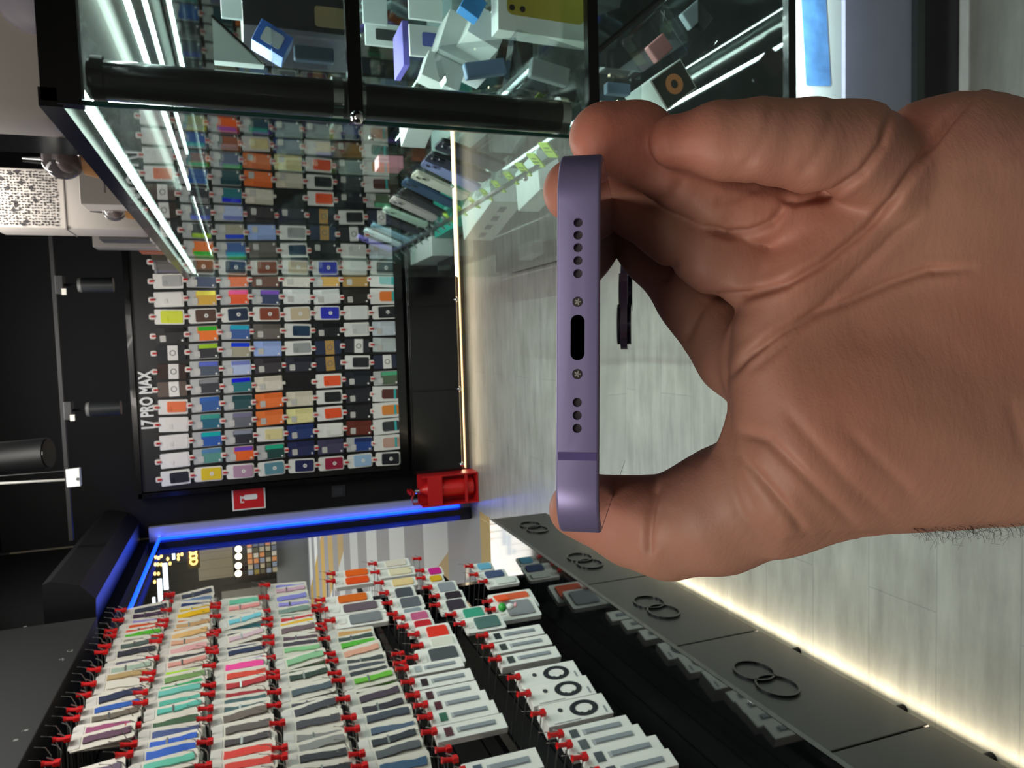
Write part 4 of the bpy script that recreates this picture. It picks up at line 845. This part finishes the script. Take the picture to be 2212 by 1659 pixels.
thumb = chain([(1253, 1098, 350, 64), (1300, 1106, 325, 72), (1372, 1128, 285, 92), (1450, 1140, 235, 106), (1555, 1108, 185, 130), (1680, 1048, 130, 142), (1790, 980, 110, 150)], 30)
pinky = chain([(1462, 306, -62, 60), (1560, 303, -72, 82), (1650, 304, -74, 92), (1760, 316, -60, 101), (1860, 326, -30, 108), (1935, 380, 20, 110)], 26)
ring = chain([(1312, 298, 26, 82), (1378, 308, 40, 88), (1470, 366, 48, 84), (1560, 420, 52, 78), (1630, 448, 56, 72), (1730, 470, 70, 90)], 26)
middle = chain([(1296, 408, 210, 66), (1372, 440, 176, 70), (1455, 492, 130, 76), (1545, 545, 96, 86), (1625, 585, 90, 78), (1740, 620, 100, 90)], 26)
index = chain([(1242, 412, 420, 70), (1320, 434, 400, 74), (1420, 536, 320, 76), (1500, 640, 245, 82), (1590, 770, 180, 84), (1690, 850, 140, 90)], 26)
body = smin(palm, thumb, 90)
f = smin(body, index, 60)
f = smin(f, smin(body, middle, 30), 8); f = smin(f, smin(body, ring, 26), 7); f = smin(f, smin(body, pinky, 26), 6)
del palm, thumb, pinky, ring, middle, index, body, GU, GV, GQ
f[-1, :, :] = 50
def surface_nets(f):
    s = f < 0; nx, ny, nz = f.shape
    acc = np.zeros((nx-1, ny-1, nz-1, 3), np.float32); cnt = np.zeros((nx-1, ny-1, nz-1), np.float32)
    for ax in range(3):
        for o1 in (0, 1):
            for o2 in (0, 1):
                o = [0, 0, 0]; oth = [a for a in range(3) if a != ax]; o[oth[0]] = o1; o[oth[1]] = o2
                sl0 = tuple(slice(o[a], f.shape[a]-1+o[a]) for a in range(3)); o[ax] = 1
                sl1 = tuple(slice(o[a], f.shape[a]-1+o[a]) for a in range(3))
                a0, a1 = f[sl0], f[sl1]; m = s[sl0] != s[sl1]
                t = np.where(m, a0/np.where(m, a0-a1, 1), 0)
                cnt += m
                for a in range(3): acc[..., a] += np.where(m, t if a == ax else (o1 if a == oth[0] else o2), 0)
    idx = np.full(cnt.shape, -1, np.int64); m = cnt > 0; idx[m] = np.arange(m.sum())
    ii = np.argwhere(m); V = ii+acc[m]/cnt[m][:, None]; Q = []
    for ax in range(3):
        sl0 = [slice(None)]*3; sl1 = [slice(None)]*3; sl0[ax] = slice(0, -1); sl1[ax] = slice(1, None)
        ch = s[tuple(sl0)] != s[tuple(sl1)]; e = np.argwhere(ch); oth = [a for a in range(3) if a != ax]
        ok = (e[:, oth[0]] > 0) & (e[:, oth[1]] > 0) & (e[:, oth[0]] < cnt.shape[oth[0]]) & (e[:, oth[1]] < cnt.shape[oth[1]]); e = e[ok]
        fl = s[tuple(sl0)][tuple(e.T)]
        def g(d1, d2):
            q = e.copy(); q[:, oth[0]] -= d1; q[:, oth[1]] -= d2; return idx[tuple(q.T)]
        quad = np.stack([g(1, 1), g(0, 1), g(0, 0), g(1, 0)], 1)
        if ax == 1: fl = ~fl
        quad[~fl] = quad[~fl][:, ::-1]; Q.append(quad)
    return V, np.concatenate(Q)
Vv, Qq = surface_nets(f); del f
Vv = Vv*HS+np.array([U0, V0, Q0])
def smooth(V, n, lam=0.5):
    e = np.concatenate([Qq[:, [0, 1]], Qq[:, [1, 2]], Qq[:, [2, 3]], Qq[:, [3, 0]]])
    for _ in range(n):
        s_ = np.zeros_like(V); c = np.zeros(len(V))
        for a, b in ((0, 1), (1, 0)):
            for k in range(3): s_[:, k] += np.bincount(e[:, a], V[e[:, b], k], len(V))
            c += np.bincount(e[:, a], minlength=len(V))
        V = V+lam*(s_/c[:, None]-V)
    return V
Vv = smooth(Vv, 4)
def normals(V):
    nrm = np.cross(V[Qq[:, 2]]-V[Qq[:, 0]], V[Qq[:, 3]]-V[Qq[:, 1]]); N = np.zeros_like(V)
    for k in range(4):
        for c in range(3): N[:, c] += np.bincount(Qq[:, k], nrm[:, c], len(V))
    return N/(np.linalg.norm(N, axis=1)[:, None]+1e-9)
NN = normals(Vv)
if np.mean((NN*(Vv-Vv.mean(0))).sum(1)) < 0: NN = -NN; Qq = Qq[:, ::-1]
# creases (polyline, depth, half width) pressed into the side that faces us
CRE = [([(2110, 196), (2050, 262), (1985, 350), (1930, 432), (1860, 505), (1780, 570), (1700, 612), (1610, 638), (1540, 640)], 16, 8.5),
       ([(2225, 300), (2130, 360), (2040, 408), (1990, 440)], 4, 18),
       ([(1985, 470), (1930, 510), (1880, 560), (1830, 610), (1770, 670), (1700, 735), (1620, 800)], 8, 10),
       ([(2100, 580), (2000, 585), (1920, 612), (1840, 648), (1760, 678), (1690, 716), (1610, 772), (1580, 810)], 12, 8.5),
       ([(1668, 205), (1664, 260), (1640, 320), (1600, 372)], 3, 14), ([(1800, 205), (1796, 262), (1770, 330), (1722, 385)], 4, 15),
       ([(1926, 236), (1905, 310), (1862, 372), (1800, 418), (1720, 438), (1690, 430)], 13, 8),
       ([(1700, 440), (1668, 480), (1620, 502), (1570, 506), (1530, 492)], 13, 8), ([(1640, 400), (1600, 425), (1540, 440)], 6, 12),
       ([(1480, 385), (1450, 430), (1400, 445)], 5, 14),
       ([(1418, 1040), (1408, 1100), (1402, 1165), (1404, 1200)], 9, 9),
       ([(1560, 960), (1575, 1040), (1600, 1110), (1650, 1170)], 5, 14), ([(1600, 985), (1650, 1040), (1700, 1100), (1740, 1150)], 9, 10),
       ([(1590, 930), (1660, 950), (1720, 1010), (1790, 1080), (1850, 1140)], 7, 11), ([(1690, 880), (1760, 960), (1840, 1050), (1930, 1130)], 4, 13),
       ([(1830, 930), (1900, 1000), (1980, 1080)], 4, 14), ([(1460, 560), (1430, 610)], 6, 10), ([(1530, 640), (1500, 690), (1480, 740)], 6, 10),
       ([(2180, 860), (2196, 920), (2215, 1000)], 3, 14)]
dsp = np.zeros(len(Vv)); front = NN[:, 2] < 0.35
for pl, dep, wd in CRE:
    pl = np.array(pl, float); dm = np.full(len(Vv), 1e9); tt = np.zeros(len(Vv)); n_ = len(pl)-1
    for i in range(n_):
        a, b = pl[i], pl[i+1]; ab = b-a; t = np.clip(((Vv[:, 0]-a[0])*ab[0]+(Vv[:, 1]-a[1])*ab[1])/ab.dot(ab), 0, 1)
        d2 = np.hypot(Vv[:, 0]-a[0]-t*ab[0], Vv[:, 1]-a[1]-t*ab[1]); up = d2 < dm; dm = np.where(up, d2, dm); tt = np.where(up, (i+t)/n_, tt)
    fade = np.clip(np.minimum(tt, 1-tt)*6+0.25, 0, 1)
    dsp -= np.where(front, dep*fade*(np.exp(-(dm/wd)**2)-0.14*np.exp(-((dm-2.4*wd)/(1.3*wd))**2)), 0)
# broad unevenness of flesh
hv = np.array([noise.noise(Vector((p[0]*.011, p[1]*.011, p[2]*.011))) for p in Vv])
dsp += 3.5*hv
Vv = Vv+NN*dsp[:, None]
Wd = (1600+Vv[:, 2])/10000.0
Cc = np.stack([(Vv[:, 0]-CX)*Wd/F, -(Vv[:, 1]-CY)*Wd/F, -Wd], 1)
Wp = CAMP+Cc @ RW.T
hm = bpy.data.meshes.new('hand')
hm.vertices.add(len(Wp)); hm.vertices.foreach_set('co', Wp.astype(np.float32).ravel())
hm.loops.add(len(Qq)*4); hm.loops.foreach_set('vertex_index', Qq.astype(np.int32).ravel())
hm.polygons.add(len(Qq)); hm.polygons.foreach_set('loop_start', np.arange(0, len(Qq)*4, 4, dtype=np.int32)); hm.polygons.foreach_set('loop_total', np.full(len(Qq), 4, np.int32))
hm.update(calc_edges=True); hm.validate()
hm.polygons.foreach_set('use_smooth', np.ones(len(hm.polygons), bool))
# blood-rich fingertips and pads: a pigment map of the skin itself
red = np.zeros(len(Vv))
for (u, v, q, r, a) in ((1300, 300, 20, 110, 1.0), (1460, 305, -60, 110, .8), (1230, 410, 420, 110, .6), (1250, 1100, 350, 110, .5), (1370, 1110, 285, 90, .5), (1700, 480, 0, 170, .5), (1980, 270, 0, 80, .6), (1800, 880, 0, 200, .35), (2150, 700, 0, 160, .3)):
    red += a*np.exp(-((Vv[:, 0]-u)**2+(Vv[:, 1]-v)**2+((Vv[:, 2]-q)*0.6)**2)/(r*r))
at_ = hm.attributes.new('flush', 'FLOAT', 'POINT'); at_.data.foreach_set('value', np.clip(red, 0, 1).astype(np.float32))
hand = bpy.data.objects.new('hand', hm); SC.collection.objects.link(hand)
tag(hand, 'left hand, palm towards us, gripping the lavender phone by its long edges', 'hand')
def skin():
    m = bpy.data.materials.new('skin'); m.use_nodes = True; nt = m.node_tree; N = nt.nodes; L = nt.links; b = N['Principled BSDF']
    tc = N.new('ShaderNodeTexCoord'); at = N.new('ShaderNodeAttribute'); at.attribute_name = 'flush'
    n1 = N.new('ShaderNodeTexNoise'); n1.inputs['Scale'].default_value = 38; n1.inputs['Detail'].default_value = 5; n1.inputs['Roughness'].default_value = 0.6; L.new(tc.outputs['Object'], n1.inputs['Vector'])
    m1 = N.new('ShaderNodeMix'); m1.data_type = 'RGBA'; m1.inputs['A'].default_value = lin('#a67e66'); m1.inputs['B'].default_value = lin('#b07c6c'); L.new(n1.outputs['Fac'], m1.inputs['Factor'])
    m2 = N.new('ShaderNodeMix'); m2.data_type = 'RGBA'; m2.inputs['B'].default_value = lin('#bd7460'); L.new(m1.outputs['Result'], m2.inputs['A']); L.new(at.outputs['Fac'], m2.inputs['Factor'])
    L.new(m2.outputs['Result'], b.inputs['Base Color']); b.inputs['Roughness'].default_value = 0.52; b.inputs['Specular IOR Level'].default_value = 0.35
    b.inputs['Subsurface Weight'].default_value = 0.25; b.inputs['Subsurface Radius'].default_value = (1.0, 0.35, 0.18); b.inputs['Subsurface Scale'].default_value = 0.0025
    v = N.new('ShaderNodeTexVoronoi'); v.feature = 'DISTANCE_TO_EDGE'; v.inputs['Scale'].default_value = 900; L.new(tc.outputs['Object'], v.inputs['Vector'])
    n2 = N.new('ShaderNodeTexNoise'); n2.inputs['Scale'].default_value = 260; n2.inputs['Detail'].default_value = 5
    mp = N.new('ShaderNodeMapping'); mp.inputs['Scale'].default_value = (1, 1, 2.6); mp.inputs['Rotation'].default_value = (0, 0.7, 0); L.new(tc.outputs['Object'], mp.inputs['Vector']); L.new(mp.outputs[0], n2.inputs['Vector'])
    ad = N.new('ShaderNodeMath'); ad.operation = 'MULTIPLY_ADD'; ad.inputs[1].default_value = 0.25; L.new(v.outputs['Distance'], ad.inputs[0]); L.new(n2.outputs['Fac'], ad.inputs[2])
    bp = N.new('ShaderNodeBump'); bp.inputs['Strength'].default_value = 0.35; bp.inputs['Distance'].default_value = 0.0004; L.new(ad.outputs[0], bp.inputs['Height']); L.new(bp.outputs['Normal'], b.inputs['Normal'])
    return m
hm.materials.append(skin())
# forearm hair along the lower edge
hc = bpy.data.curves.new('arm_hair', 'CURVE'); hc.dimensions = '3D'; hc.bevel_depth = 0.00006; hc.bevel_resolution = 0
rr = random.Random(5)
for i in range(190):
    u = rr.uniform(1960, 2420); v0 = (1146-(u-2000)*0.05)
    q = rr.uniform(40, 160); L_ = rr.uniform(20, 52); ang = rr.uniform(-0.5, 0.45); s_ = hc.splines.new('POLY'); s_.points.add(5)
    for k in range(6):
        a_ = ang+0.25*k*rr.uniform(-.6, 1); uu = u+k*L_/5*math.cos(a_)*(0.9); vv = v0-6+k*L_/5*abs(math.sin(a_*0.8+0.55)); wq = (1600+q)/10000
        p = cam3(uu, vv, wq); s_.points[k].co = (*p, 1); s_.points[k].radius = 1-0.13*k
ho = bpy.data.objects.new('arm_hair', hc); SC.collection.objects.link(ho); ho.parent = hand; ho['kind'] = 'stuff'; ho['label'] = 'fine dark hairs along the wrist'
hc.materials.append(mat('#2a1d16', 0.5))
